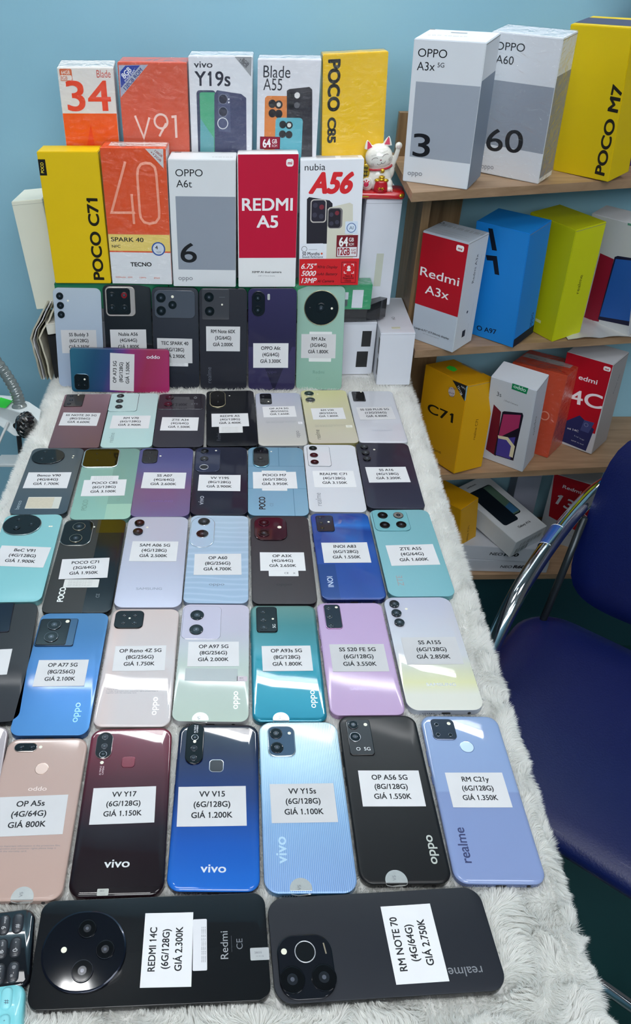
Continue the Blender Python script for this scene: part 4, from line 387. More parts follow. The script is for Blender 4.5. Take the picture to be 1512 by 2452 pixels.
def pile():
    YA, YB = .19, 1.375
    N0 = 1500000
    y = rng.uniform(YA, YB, N0)
    keep = rng.random(N0) < np.interp(y, [.2, .5, .9, 1.3], [1.0, .8, .5, .38]); y = y[keep]
    half = .032  # side hang parameter
    W = (xr(y)-XL)+2*half
    s = rng.uniform(0, 1, len(y))*W-half          # arc coordinate: <0 left hang, >W right hang
    top_w = xr(y)-XL
    x = XL+np.clip(s, 0, top_w)
    dl = np.where(s < 0, -s, np.where(s > top_w, s-top_w, 0)); side = np.where(s < 0, -1, np.where(s > top_w, 1, 0))
    # rounded lip
    ed = np.minimum(x-XL, xr(y)-x); lip = np.clip(1-ed/.014, 0, 1)
    z = -.0105-.007*lip**2-dl*.9
    nx = np.where(x < 0, -1, 1)*np.clip(lip*.9+dl/.02, 0, 1.2); nz = np.clip(1-lip*.5-dl/.03, .05, 1)
    # keep clear of the phones
    free = np.ones(len(y), bool); near = np.full(len(y), 1.0)
    for t in PHONES:
        if isinstance(t[2], list): continue
        (px, py, _), a, w, h = t[1], t[2], t[3], t[4]
        u = (x-px)*cos(a)+(y-py)*sin(a); v = -(x-px)*sin(a)+(y-py)*cos(a)
        d = np.maximum(np.abs(u)-w/2000, np.abs(v)-h/2000)
        free &= d > -.0012; near = np.minimum(near, np.clip(d/.010, 0, 1))
    free &= ~((y > 1.215) & (x > -.31) & (x < .22))
    x, y, z, nx, nz, near, dl = [q[free] for q in (x, y, z, nx, nz, near, dl)]
    n = len(x)
    ang = 2*pi*2.0*vnoise(x, y, .030, 3)+1.2*vnoise(x, y, .010, 5)
    dx, dy = np.cos(ang), np.sin(ang)
    ln = (np.interp(y, [.2, .42, .7, 1.3], [.0095, .0070, .0058, .0050])+.003*rng.random(n))*(.5+.5*near)
    lie = np.interp(y, [.2, .45, .8], [.85, .6, .45]); up = .55+.25*vnoise(x, y, .012, 9)
    tx = dx*lie*(.35+.65*near)+nx*.9; ty = dy*lie*(.35+.65*near); tz = nz*up+.0
    L = np.sqrt(tx*tx+ty*ty+tz*tz); tx, ty, tz = tx/L*ln, ty/L*ln, tz/L*ln
    # clumping: pull tips towards jittered clump centres
    cs = .0052; ci = np.floor(x/cs); cj = np.floor(y/cs)
    h1 = np.sin(ci*127.1+cj*311.7)*43758.5; h1 -= np.floor(h1); h2 = np.sin(ci*269.5+cj*183.3)*43758.5; h2 -= np.floor(h2)
    ccx = (ci+.5+(h1-.5)*.8)*cs; ccy = (cj+.5+(h2-.5)*.8)*cs
    k = .5
    tipx = x+tx+(ccx-x)*k; tipy = y+ty+(ccy-y)*k; tipz = z+tz+.0015*h1
    midx = x+tx*.4+(ccx-x)*k*.25; midy = y+ty*.4+(ccy-y)*k*.25; midz = z+tz*.72
    wd_ = .00016+.00012*rng.random(n)
    wa = rng.uniform(0, 2*pi, n); wx, wy = np.cos(wa)*wd_, np.sin(wa)*wd_
    V = np.empty((n, 5, 3), np.float32)
    V[:, 0] = np.stack([x-wx, y-wy, z], 1); V[:, 1] = np.stack([x+wx, y+wy, z], 1)
    V[:, 2] = np.stack([midx-wx, midy-wy, midz], 1); V[:, 3] = np.stack([midx+wx, midy+wy, midz], 1)
    V[:, 4] = np.stack([tipx, tipy, tipz], 1)
    b = (np.arange(n)*5)[:, None]
    F3 = np.concatenate([b+0, b+1, b+3, b+0, b+3, b+2, b+2, b+3, b+4], 1).reshape(-1)
    me = bpy.data.meshes.new('pile'); me.vertices.add(n*5); me.vertices.foreach_set('co', V.reshape(-1))
    nf = n*3; me.loops.add(nf*3); me.loops.foreach_set('vertex_index', F3.astype(np.int32))
    me.polygons.add(nf); me.polygons.foreach_set('loop_start', np.arange(0, nf*3, 3, dtype=np.int32)); me.polygons.foreach_set('loop_total', np.full(nf, 3, np.int32))
    me.polygons.foreach_set('use_smooth', np.ones(nf, bool))
    me.update(); me.validate()
    m = bpy.data.materials.new('fleece_pile'); m.use_nodes = True; nt = m.node_tree; bs = nt.nodes['Principled BSDF']
    tc = nt.nodes.new('ShaderNodeTexCoord'); nz_ = nt.nodes.new('ShaderNodeTexNoise'); nz_.inputs['Scale'].default_value = 30
    nt.links.new(tc.outputs['Object'], nz_.inputs['Vector']); cr = nt.nodes.new('ShaderNodeValToRGB')
    cr.color_ramp.elements[0].color = lin((246, 246, 243)); cr.color_ramp.elements[1].color = lin((253, 253, 251))
    nt.links.new(nz_.outputs['Fac'], cr.inputs['Fac']); nt.links.new(cr.outputs['Color'], bs.inputs['Base Color'])
    bs.inputs['Roughness'].default_value = .7; bs.inputs['Specular IOR Level'].default_value = .15
    tr = nt.nodes.new('ShaderNodeBsdfTranslucent'); nt.links.new(cr.outputs['Color'], tr.inputs['Color'])
    mx = nt.nodes.new('ShaderNodeMixShader'); mx.inputs[0].default_value = .5
    out = nt.nodes['Material Output']; nt.links.new(bs.outputs[0], mx.inputs[1]); nt.links.new(tr.outputs[0], mx.inputs[2]); nt.links.new(mx.outputs[0], out.inputs['Surface'])
    me.materials.append(m)
    o = bpy.data.objects.new('pile', me); COL.objects.link(o); o.parent = fl; o['kind'] = 'stuff'
pile()

# ------------------------------------------------------------ phones
def tone(c, k=.74, g=.10):
    L_ = lin(c); m_ = .3*L_[0]+.6*L_[1]+.1*L_[2]
    out = []
    for v in L_[:3]:
        v = k*((1-g)*v+g*m_); out.append(255*(12.92*v if v <= .0031308 else 1.055*v**(1/2.4)-.055))
    return tuple(out)
def back_mat(stops, rough, metal, opt, w, h):
    stops = [(p, tone(c)) for p, c in stops]
    m = bpy.data.materials.new('back_finish'); m.use_nodes = True; nt = m.node_tree; N = nt.nodes; L = nt.links
    b = N['Principled BSDF']; tc = N.new('ShaderNodeTexCoord'); sp = N.new('ShaderNodeSeparateXYZ'); L.new(tc.outputs['Object'], sp.inputs[0])
    def rng_(sock, a, c):
        mr = N.new('ShaderNodeMapRange'); mr.inputs['From Min'].default_value = a; mr.inputs['From Max'].default_value = c; L.new(sock, mr.inputs['Value']); return mr.outputs['Result']
    def ramp(sock, st, interp='LINEAR'):
        cr = N.new('ShaderNodeValToRGB'); cr.color_ramp.interpolation = interp; e = cr.color_ramp.elements
        e[0].position = st[0][0]; e[0].color = lin(st[0][1]); e[1].position = st[-1][0]; e[1].color = lin(st[-1][1])
        for p, c in st[1:-1]: q = e.new(p); q.color = lin(c)
        L.new(sock, cr.inputs['Fac']); return cr.outputs['Color']
    def mixc(f, a, c):
        mx = N.new('ShaderNodeMix'); mx.data_type = 'RGBA'
        if hasattr(f, 'name'): L.new(f, mx.inputs['Factor'])
        else: mx.inputs['Factor'].default_value = f
        for s_, v in ((mx.inputs['A'], a), (mx.inputs['B'], c)):
            pass
        A = [i for i in mx.inputs if i.name == 'A' and i.type == 'RGBA'][0]; Bq = [i for i in mx.inputs if i.name == 'B' and i.type == 'RGBA'][0]
        for s_, v in ((A, a), (Bq, c)):
            if hasattr(v, 'name'): L.new(v, s_)
            else: s_.default_value = lin(v)
        return [o for o in mx.outputs if o.type == 'RGBA'][0]
    def math_(op, a, c=None):
        q = N.new('ShaderNodeMath'); q.operation = op
        for i, v in enumerate((a, c)):
            if v is None: continue
            if hasattr(v, 'name'): L.new(v, q.inputs[i])
            else: q.inputs[i].default_value = v
        return q.outputs[0]
    X, Y = sp.outputs[0], sp.outputs[1]
    col = ramp(rng_(Y, -h/2000, h/2000), stops)
    bumpsock = None
    if opt == 'stripes':
        st = math_('SINE', math_('MULTIPLY', X, 2*pi/.0016))
        col = mixc(rng_(st, -3, 6), col, (225, 238, 245)); bumpsock = (st, .25)
    elif opt == 'peach':
        col = mixc(ramp(rng_(X, -w/2000, w/2000), [(0, (0, 0, 0)), (.1, (110, 110, 110)), (.32, (0, 0, 0)), (1, (0, 0, 0))]), col, (246, 190, 166))
    elif opt == 'split':
        f = math_('GREATER_THAN', X, .007); col = mixc(f, col, (16, 24, 30))
        g = math_('MULTIPLY', math_('GREATER_THAN', X, .003), math_('GREATER_THAN', Y, .058)); col = mixc(g, col, (56, 48, 10))
        L.new(rng_(f, 0, 1), b.inputs['Roughness']); rough = None
        mr = N.new('ShaderNodeMapRange'); mr.inputs['To Min'].default_value = .45; mr.inputs['To Max'].default_value = .12; L.new(f, mr.inputs['Value']); L.new(mr.outputs['Result'], b.inputs['Roughness'])
    elif opt == 'splitg':
        g = math_('GREATER_THAN', X, .006); col = mixc(math_('MULTIPLY', g, .35), col, (96, 128, 120))
        f = math_('MULTIPLY', g, math_('LESS_THAN', Y, -.052)); col = mixc(math_('MULTIPLY', f, .5), col, (176, 214, 188))
    elif opt == 'waves':
        wv = N.new('ShaderNodeTexWave'); wv.bands_direction = 'Y'; wv.inputs['Scale'].default_value = 30; wv.inputs['Distortion'].default_value = 9; wv.inputs['Detail Scale'].default_value = .45; wv.inputs['Detail'].default_value = 3
        mp = N.new('ShaderNodeMapping'); mp.inputs['Scale'].default_value = (.45, 1, 1); L.new(tc.outputs['Object'], mp.inputs[0]); L.new(mp.outputs[0], wv.inputs['Vector'])
        col = mixc(ramp(wv.outputs['Fac'], [(0, (0, 0, 0)), (.6, (40, 40, 40)), (1, (120, 120, 120))]), col, (214, 230, 244))
    elif opt == 'strip':
        f = math_('MULTIPLY', math_('LESS_THAN', X, -.016), math_('LESS_THAN', Y, -.020)); col = mixc(math_('MULTIPLY', f, .6), col, (10, 44, 100))
        wv = N.new('ShaderNodeTexGradient'); wv.gradient_type = 'RADIAL'
        mp = N.new('ShaderNodeMapping'); mp.inputs['Location'].default_value = (.03, -.055, 0); L.new(tc.outputs['Object'], mp.inputs[0]); L.new(mp.outputs[0], wv.inputs[0])
        col = mixc(ramp(wv.outputs['Fac'], [(0, (0, 0, 0)), (.30, (0, 0, 0)), (.4, (120, 120, 120)), (.47, (0, 0, 0)), (.5, (190, 190, 190)), (.56, (0, 0, 0)), (1, (0, 0, 0))]), col, (60, 150, 250))
    elif opt == 'grid':
        for sock, v, lo in ((X, .004, 'top'), (X, .0215, 'bot'), (Y, .033, None), (Y, -.022, None)):
            q = math_('LESS_THAN', math_('ABSOLUTE', math_('SUBTRACT', sock, v)), .0004)
            if lo == 'top': q = math_('MULTIPLY', q, math_('GREATER_THAN', Y, .033))
            if lo == 'bot': q = math_('MULTIPLY', q, math_('LESS_THAN', Y, -.022))
            col = mixc(math_('MULTIPLY', q, .7), col, (60, 100, 120))
    elif opt == 'feather':
        wv = N.new('ShaderNodeTexWave'); wv.wave_type = 'RINGS'; wv.inputs['Scale'].default_value = 16; wv.inputs['Distortion'].default_value = 5; wv.inputs['Detail'].default_value = 3
        mp = N.new('ShaderNodeMapping'); mp.inputs['Location'].default_value = (.06, -.09, 0); mp.inputs['Scale'].default_value = (1, .8, 1); L.new(tc.outputs['Object'], mp.inputs[0]); L.new(mp.outputs[0], wv.inputs['Vector'])
        col = mixc(ramp(wv.outputs['Fac'], [(0, (80, 80, 80)), (.3, (15, 15, 15)), (1, (0, 0, 0))]), col, (196, 200, 210)); bumpsock = (wv.outputs['Fac'], .08)
    elif opt == 'facet':
        q = math_('LESS_THAN', math_('ADD', Y, .085), math_('ABSOLUTE', math_('MULTIPLY', math_('SUBTRACT', X, .004), 2.6))); 
        q = math_('MULTIPLY', q, math_('LESS_THAN', Y, -.01)); col = mixc(math_('MULTIPLY', q, .25), col, (84, 76, 128))
    elif opt == 'a73':
        d = math_('ADD', math_('MULTIPLY', X, 1.0), math_('MULTIPLY', Y, -.25))
        col = ramp(rng_(d, -.082, .082), [(0, (34, 92, 116)), (.22, (16, 66, 98)), (.36, (30, 62, 106)), (.48, (88, 48, 120)), (.56, (134, 38, 102)), (.75, (144, 34, 74)), (1, (160, 40, 96))])
    L.new(col, b.inputs['Base Color'])
    if rough is not None: b.inputs['Roughness'].default_value = max(rough, .3) if rough < .3 else rough
    b.inputs['Metallic'].default_value = metal
    glossy = rough is not None and rough <= .3
    b.inputs['Coat Weight'].default_value = (1.0 if rough < .2 else .45) if glossy else .08
    b.inputs['Coat Roughness'].default_value = .025 if rough is not None and rough < .2 else .07
    b.inputs['Specular IOR Level'].default_value = .12 if glossy else .3
    if bumpsock:
        bp = N.new('ShaderNodeBump'); bp.inputs['Strength'].default_value = bumpsock[1]; bp.inputs['Distance'].default_value = .0003
        L.new(bumpsock[0], bp.inputs['Height']); L.new(bp.outputs['Normal'], b.inputs['Normal'])
    return m

INK = mat((22, 24, 30), .7, key='label_ink')
def grime(s): return mat(s, .55, noise=.05, nscale=40, key='label_paper')

def lettering(name, items, m, parent, z=0.0):
    """items: list of (string, bold, sx, sy, rot, cx, cy) in mm"""
    parts = []
    for s, bold, sx, sy, rot, cx, cy in items:
        co, Fc = glyphs(s, bold)
        if len(co): parts.append((place2d(co, sx, sy, rot, cx, cy, z), Fc))
    V, Fc = join(parts)
    return mesh(name, V, Fc, m, parent)

def build_phone(t):
    name, pos, A, w, h, stops, frame, r, dome, rough, metal, opt, feats, label = t
    if isinstance(A, list):
        ex, ey, ez = A[0:3], A[3:6], A[6:9]
        M = Matrix(((ex[0], ey[0], ez[0], pos[0]), (ex[1], ey[1], ez[1], pos[1]), (ex[2], ey[2], ez[2], pos[2]), (0, 0, 0, 1)))
        grp = 'smartphones standing at the back of the table'
    else:
        M = Matrix.Translation(pos) @ Matrix.Rotation(A, 4, 'Z'); grp = 'smartphones lying on the fleece'
    T_ = 8.4
    root = empty('smartphone', M); tag(root, label, 'smartphone', grp)
    e = max(dome, .3)
    hx = .5 if dome < .6 else dome*1.9
    # frame
    fz = -e
    prof = [(1.2, -T_), (.35, -T_+.5), (0, -T_+1.4), (0, (fz-T_)/2), (0, fz-.5), (.12, fz)] if dome < .6 else [(1.6, -T_), (.4, -T_+.7), (0, -T_+2.0), (.1, fz)]
    fm = mat(tone(frame), .25, .55, .3, key='frame_metal', noise=.02)
    o = mesh('frame', *slab(w, h, r, prof, 8), fm, root); flat_smooth(o, 50)
    bp = [(.15, fz-.3)]
    for k in range(6):
        a = pi/2*k/5
        bp.append((.15+hx*(1-cos(a)) if dome >= .6 else .15+.4*(1-cos(a)), fz+e*sin(a)))
    o = mesh('back_panel', *slab(w, h, r, bp, 8), back_mat(stops, rough, metal, opt, w, h), root); flat_smooth(o, 40)
    mesh('screen', *slab(w-3, h-3, r-1.5, [(0, -T_-.15), (0, -T_+.1)], 6), mat((8, 8, 10), .1, coat=1), root)
    # keys along the side
    land = w > h
    km = mat(tone(frame), .3, .6, noise=.02, key='key_metal')
    for (c0, l0) in ((h*.22, 17), (h*.08, 9)):
        if land: V, Fc = slab(l0, 1.4, .6, [(0, -.4), (0, .55), (.2, .7)], 3); V = [(v[0]-c0*.001, h/2000+v[2]-.0003, -.0048+v[1]) for v in V]
        else: V, Fc = slab(1.4, l0, .6, [(0, -.4), (0, .55), (.2, .7)], 3); V = [(-w/2000-v[2]+.0003, c0*.001+v[1], -.0048+v[0]) for v in V]; Fc = [f[::-1] for f in Fc]
        mesh('side_button', V, Fc, km, root)
    if not land:
        V, Fc = slab(9, 2.6, 1.3, [(0, 0), (0, .12)], 5); V = [(v[0], -h/2000-v[2], -.0048+v[1]) for v in V]
        mesh('charging_port', V, Fc, mat((18, 18, 20), .5), root)
        V, Fc = slab(3.4, 3.4, 1.7, [(0, 0), (0, .12)], 6); V = [(v[0]+w*.00030, -h/2000-v[2], -.0048+v[1]) for v in V]
        mesh('headphone_jack', V, Fc, mat((18, 18, 20), .5), root)
        V, Fc = join([([(a+(-.30*w+k*2.2)*.001, b_, c_) for a, b_, c_ in [(q[0], -h/2000-q[2], -.0048+q[1]) for q in slab(1.1, 1.1, .55, [(0, 0), (0, .12)], 3)[0]]], slab(1.1, 1.1, .55, [(0, 0), (0, .12)], 3)[1]) for k in range(6)])
        mesh('speaker_grille', V, Fc, mat((20, 20, 22), .6), root)
    mod = None; modz = 0; mods = []
    for f in feats:
        k = f[0]
        if k == 'mod':
            _, x, y, mw, mh, mr_, hgt, c, rim, rw = f; c = tone(c, .8, .05); rim = tone(rim, .85, 0)
            mr_ = min(mr_, min(mw, mh)/2)
            if mr_ >= min(mw, mh)/2-.1 and abs(mw-mh) < 4: mw = mh = (mw+mh)/2; mr_ = mw/2
            base = 0
            for (bx_, by_, bw_, bh_, bz_) in mods:
                if abs(x-bx_) < bw_/2 and abs(y-by_) < bh_/2: base = bz_
            hgt = max(hgt, base+.25)
            par = root
            o = mesh('camera_module', *slab(mw, mh, mr_, [(0, base-.6 if base == 0 else base), (0, hgt-.25), (.3, hgt)], 10, x, y), mat(rim, .2, .7, .4, noise=.02, key='camera_rim'), par); flat_smooth(o, 40)
            g = mesh('camera_glass', *slab(mw-2*rw, mh-2*rw, mr_-rw, [(0, hgt-.2), (0, hgt+.03), (.15, hgt+.08)], 10, x, y), mat(c, .05, 0, 0, noise=.02, key='camera_glass'), o)
            mods.append((x, y, mw, mh, hgt)); mod = o
    def under(x, y):
        z = 0; p = root
        for i, (bx_, by_, bw_, bh_, bz_) in enumerate(mods):
            if abs(x-bx_) <= bw_/2+1 and abs(y-by_) <= bh_/2+1 and bz_ > z: z = bz_+.08; p = mod
        return z, p
    for f in feats:
        k = f[0]
        if k == 'lens':
            _, x, y, R, ring, glass, hh = f
            z, p = under(x, y); hh = hh if z == 0 else (.9 if R > 4 else .3)
            z0 = z-.5 if z == 0 else z-.15
            o = mesh('camera_lens', *slab(2*R, 2*R, R, [(0, z0), (0, z+hh-.2), (.2, z+hh)], 10, x, y), mat(ring, .18, .8, .5, noise=.02, key='lens_ring'), p); flat_smooth(o, 40)
            wr = .55 if R > 4 else .4
            mesh('lens_glass', *slab(2*R-2*wr, 2*R-2*wr, R-wr, [(0, z+hh-.1), (0, z+hh+.02), (.3, z+hh+.06)], 10, x, y), mat(glass, .04, 0, 0, noise=.0, key='lens_glass'), o)
            if R > 2.2:
                ir = R*.42
                V, Fc = join([slab(2*ir, 2*ir, ir, [(0, z+hh), (0, z+hh+.09), (.15, z+hh+.11)], 8, x, y)])
                mesh('lens_iris', V, Fc, mat((34, 37, 44), .15, .3, 1.0, noise=0, key='lens_iris'), o)
                V, Fc = slab(ir*.8, ir*.8, ir*.4, [(0, z+hh+.1), (0, z+hh+.14)], 6, x+.0, y)
                mesh('lens_pupil', V, Fc, mat((96, 100, 112), .1, .2, 1.0, noise=0), o)
        elif k == 'ring':
            _, x, y, R, c = f; z, p = under(x, y)
            pts = [((x+R*cos(a))*.001, (y+R*sin(a))*.001, (z+.1)*.001) for a in np.linspace(0, 2*pi, 49)]
            o = mesh('ring_light', *tube(pts, .00042, 6, False), mat(c, .2, .4, .4), p); flat_smooth(o, 80)
            mesh('ring_glass', *slab(2*R-1, 2*R-1, R-.5, [(0, z-.05), (0, z+.05)], 10, x, y), mat((12, 13, 16), .08, 0, 1), o)
        elif k == 'flash':
            _, x, y, R = f; z, p = under(x, y)
            mesh('flash', *slab(2*R, 2*R, R, [(0, z-.3), (0, z+.08), (.2, z+.15)], 8, x, y), mat((236, 232, 214), .25, 0, .6, noise=.02), p)
        elif k == 'flashbar':
            _, x, y, bw, bh = f
            mesh('flash', *slab(max(bw, 3.4), bh, 1.4, [(0, -.3), (0, .1), (.2, .15)], 6, x, y), mat((205, 205, 200), .2, .3, .6, noise=.02), root)
        elif k == 'fan':
            _, x, y, bw, bh = f; z = mods[-1][4]+.06
            V = []; Fc = []; x0 = x+bw*.5; y0 = y-bh*.5; nB = 12
            for i in range(nB):
                a0 = (i+.12)/nB; a1 = (i+.72)/nB
                def pt(a, s_):   # fan from centre to lower right edge
                    q = (x0, y+bh*.08-a*bh*.58) if a < .999 else (x0, y0)
                    cxy = (x-bw*.02, y+bh*.12)
                    return ((cxy[0]+(q[0]-cxy[0])*s_)*.001, (cxy[1]+(q[1]-cxy[1])*s_)*.001, z*.001)
                i0 = len(V); V += [pt(a0, .12), pt(a0, .97), pt(a1, .97), pt(a1, .12)]; Fc.append((i0, i0+1, i0+2, i0+3))
            mesh('fan_ribs', V, Fc, mat((226, 226, 230), .2, .6, .4), mod)
        elif k == 'fp':
            _, x, y, R, c, rim, sh = f
            rr_ = R if sh == 'c' else R*.55
            o = mesh('fingerprint_reader', *slab(2*R, 2*R, rr_, [(0, -.3), (0, .08), (.2, .12)], 8, x, y), mat(rim, .2, .6), root); flat_smooth(o, 40)
            mesh('touch_pad', *slab(2*R-1, 2*R-1, rr_-.5, [(0, .0), (0, .13), (.8, .16)], 8, x, y), mat(c, .3, .2, .6), o)
        elif k == 'stk':
            _, x, y, bw, bh, c, kind = f
            z = .10
            o = mesh('info_sticker', *slab(bw, bh, .8, [(0, 0), (0, z)], 3, x, y), mat(c, .4, .0, .3, noise=.04) if kind != 'clear' else mat(tone(c, .66), .3, 0, .6), root)
            items = []
            if kind == 'info':
                for q in range(4): items.append(('Model: dual SIM input 5V 2A made in', 0, bw*.8/17.5, 1.5, 0, x-.04*bw, y+bh*(.32-.2*q)-.5))
            elif kind == 'info90':
                for q in range(3): items.append(('Model: dual SIM input 5V 2A made in', 0, bh*.8/17.5, 1.3, pi/2, x+bw*(.18+.12*q), y))
            elif kind == 'ce': items.append(('CE', 1, 4.4, 4.4, 0, x+bw*.1, y-1.6)); items.append(('X', 1, 4.0, 4.0, 0, x+bw*.36, y-1.6))
            elif kind == 'tan':
                mesh('beige_patch', *slab(bw*.78, bh*.9, .3, [(0, z), (0, z+.08)], 2, x-bw*.1, y), mat((200, 192, 172), .6, noise=.1, nscale=300), o)
            elif kind == 's': items.append(('28035', 0, bw*.16, 1.9, 0, x-bw*.08, y+.3)); items.append(('11.11.12', 0, bw*.12, 1.5, 0, x, y-2.2))
            if items: lettering('fine_print', items, mat((96, 98, 104), .6), o, z+.03)
        elif k == 'rst':
            _, x, y, R = f
            o = mesh('seal_sticker', *slab(2*R, 2*R, R, [(0, .0), (0, .06)], 10, x, min(y, -h/2+R*.62)), mat((206, 208, 206), .25, .5, .5, noise=.08, nscale=400), root)
            lettering('fine_print', [('V5', 1, 4, 4, pi/2, x, -h/2+R*.62-1)], mat((110, 112, 116), .5), o, .09)
            # clip to the phone: the part that folds over the bottom edge
            me = o.data
            for v in me.vertices:
                lim = -h/2000
                if v.co.y < lim: d = lim-v.co.y; v.co.y = lim-.00025; v.co.z = v.co.z-d*.6-dome*.0008
        elif k == 'film':
            _, x, y, W_ = f
            tx = ['There is very important information in the protective film,', 'in order to protect your customer rights please keep it', 'together with the warranty card.']
            items = []
            for q, s_ in enumerate(tx):
                co = glyphs(s_, 0)[0]; ww = (co[:, 0].max()-co[:, 0].min()); sx = W_/glyphs(tx[0], 0)[0][:, 0].max()
                items.append((s_, 0, sx, 1.9, 0, x-W_/2+ww*sx/2, y+1.6-2.3*q))
            lettering('film_print', items, mat((120, 120, 128), .6), root, .05)
        elif k == 'txt':
            _, x, y, s_, hh, rot, c, sx, bold = f
            sz = hh/CAP*(.92 if s_ in ('oppo',) else 1)
            z, p = under(x, y); a = radians(rot)
            low = (XH if s_.islower() else CAP)*sz/2
            cx, cy = x+sin(a)*low, y-cos(a)*low
            if '\n' in s_: cx, cy = x-sin(a)*(-.3*sz), y+cos(a)*(.3*sz)
            if s_.startswith('_'): cx, cy = x, y
            lettering('logo', [(s_, bold, sz*sx, sz, a, cx, cy)], mat(c, .3, .3, .3, noise=.02, key='logo_ink'), p, z+.04)
        elif k == 'lab':
            _, x, y, lw, lh, rot, lines, tone_ = f
            a = radians(rot); c, q = cos(a), sin(a)
            zt = .26
            # thin paper, one corner a little lifted
            nx_, ny_ = 8, 5; V = []; lift = random.choice((-1, 1)), random.choice((-1, 1))
            def zz(u, v): return zt+.05+.35*max(0, lift[0]*u+lift[1]*v-1.35)**1.2
            for lay in (0, 1):
                for j in range(ny_+1):
                    for i in range(nx_+1):
                        u, v = i/nx_*2-1, j/ny_*2-1; X_, Y_ = u*lw/2, v*lh/2
                        V.append(((x+X_*c-Y_*q)*.001, (y+X_*q+Y_*c)*.001, (zz(u, v)-.14*lay)*.001))
            n1 = (nx_+1)*(ny_+1); Fc = []
            for j in range(ny_):
                for i in range(nx_):
                    a0 = j*(nx_+1)+i; Fc.append((a0, a0+1, a0+nx_+2, a0+nx_+1)); Fc.append((n1+a0, n1+a0+nx_+1, n1+a0+nx_+2, n1+a0+1))
            for i in range(nx_):
                Fc.append((i, n1+i, n1+i+1, i+1)); b0 = ny_*(nx_+1)+i; Fc.append((b0, b0+1, n1+b0+1, n1+b0))
            for j in range(ny_):
                a0 = j*(nx_+1); a1 = a0+nx_+1; Fc.append((a0, a1, n1+a1, n1+a0)); b0 = a0+nx_; b1 = b0+nx_+1; Fc.append((b0, n1+b0, n1+b1, b1))
            lb = mesh('price_label', V, Fc, grime((tone_*.96, tone_*.96, tone_*.96+2)), root)
            items = []
            g3 = glyphs(lines[2], 1.4)[0]; sx = .60*lw/(glyphs('GIÁ 1.150K', 1.4)[0][:, 0].max()); sy = .138*lh/CAP
            for i, s_ in enumerate(lines):
                off = (.5-(.215, .475, .745)[i])*lh-.05*lh
                wd0 = glyphs(s_, 1.4)[0]; sx_ = min(sx, .9*lw/(wd0[:, 0].max()-wd0[:, 0].min()))
                items.append((s_, 1.4, sx_, sy, a, x+(-off*q), y+off*c))
            lettering('price_text', items, INK, lb, zt+.10)
    return root
for t in PHONES: build_phone(t)

# ------------------------------------------------------------ keypad phones at the lower left
def keypad_phone(px, py, ang, w, h, body, keyc, ink, label, keys, gloss):
    root = empty('keypad_phone', Matrix.Translation((px, py, -.0105)) @ Matrix.Rotation(ang, 4, 'Z')); tag(root, label, 'mobile phone')
    o = mesh('body', *slab(w, h, 9, [(1.5, 0), (.3, 1.5), (0, 4), (0, 9), (.6, 11), (2.2, 12.6)], 8), mat(body, gloss, 0, .9 if gloss < .2 else .3, noise=.02), root); flat_smooth(o, 50)
    mesh('screen', *slab(w*.32, h*.72, 1.5, [(0, 12.4), (0, 12.75)], 4, -w*.27, 0), mat((14, 16, 20), .08, coat=1), root)
    for (kx, ky, s_) in keys:
        k = mesh('key', *slab(8.0, 14.5, 3.6, [(-.4, 12.2), (0, 13.3), (.9, 14.1), (1.8, 14.4)], 6, kx, ky), mat(keyc, .35, 0, .3, noise=.02), root); flat_smooth(k, 50)
        a, b_ = (s_+' ').split(' ')[:2]
        items = [(a, 0, 5.0, 5.0, pi/2, kx+1.9, ky-3)]
        if b_: items.append((b_, 0, 2.6, 2.6, pi/2, kx+1.2, ky+2.8))
        lettering('key_print', items, mat(ink, .5), k, 14.47)
def U(u, v, z=0.0):
    """where the ray of a photo point meets the level z"""
    d = Vector(((u-CX)/F_, -(v-CY)/F_, 1)); cp, sp_ = cos(PITCH), sin(PITCH); cr, sr = cos(ROLL), sin(ROLL)
    rt = Vector((cr, sr*sp_, sr*cp)); up = Vector((-sr, cr*sp_, cr*cp)); fw = Vector((0, cp, -sp_))
    w = rt*d.x+up*d.y+fw*d.z; t = (z-CAMH)/w.z
    return Vector((0, 0, CAMH))+w*t
def grid_keys(org, right, down, table):
    return [(org[0]+right[0]*i+down[0]*j, org[1]+right[1]*i+down[1]*j, s_) for (i, j, s_) in table]
kc = U(40, 2255, .004); e1 = U(78, 2262, .002)
kpW, kpH = 118, 58
ang = .13
c_ = Vector((e1.x, e1.y, 0))-Vector((cos(ang)*kpW/2000, sin(ang)*kpW/2000, 0))
T9 = [('#', 0, 0), ('0 +', 0, 1), ('* @', 0, 2), ('9 wxyz', 1, 0), ('8 tuv', 1, 1), ('7 pqrs', 1, 2), ('6 mno', 2, 0), ('5 jkl', 2, 1), ('4 ghi', 2, 2), ('3 def', 3, 0), ('2 abc', 3, 1), ('1', 3, 2)]
keys = [(kpW/2-12.5-10.2*i, 17.5-17.8*j, s_) for s_, i, j in T9]
keypad_phone(c_.x, c_.y, ang, kpW, kpH, (14, 16, 22), (44, 46, 52), (190, 190, 192), 'black keypad phone with grey printed keys lying at the lower left corner', keys, .08)
e2 = U(53, 2450, .002)
c2 = Vector((e2.x, e2.y, 0))-Vector((cos(ang)*kpW/2000, sin(ang)*kpW/2000, 0))
keypad_phone(c2.x, c2.y, ang, kpW, 56, (126, 208, 216), (140, 214, 222), (70, 90, 110), 'light turquoise keypad phone in the bottom left corner below the black one', keys, .3)

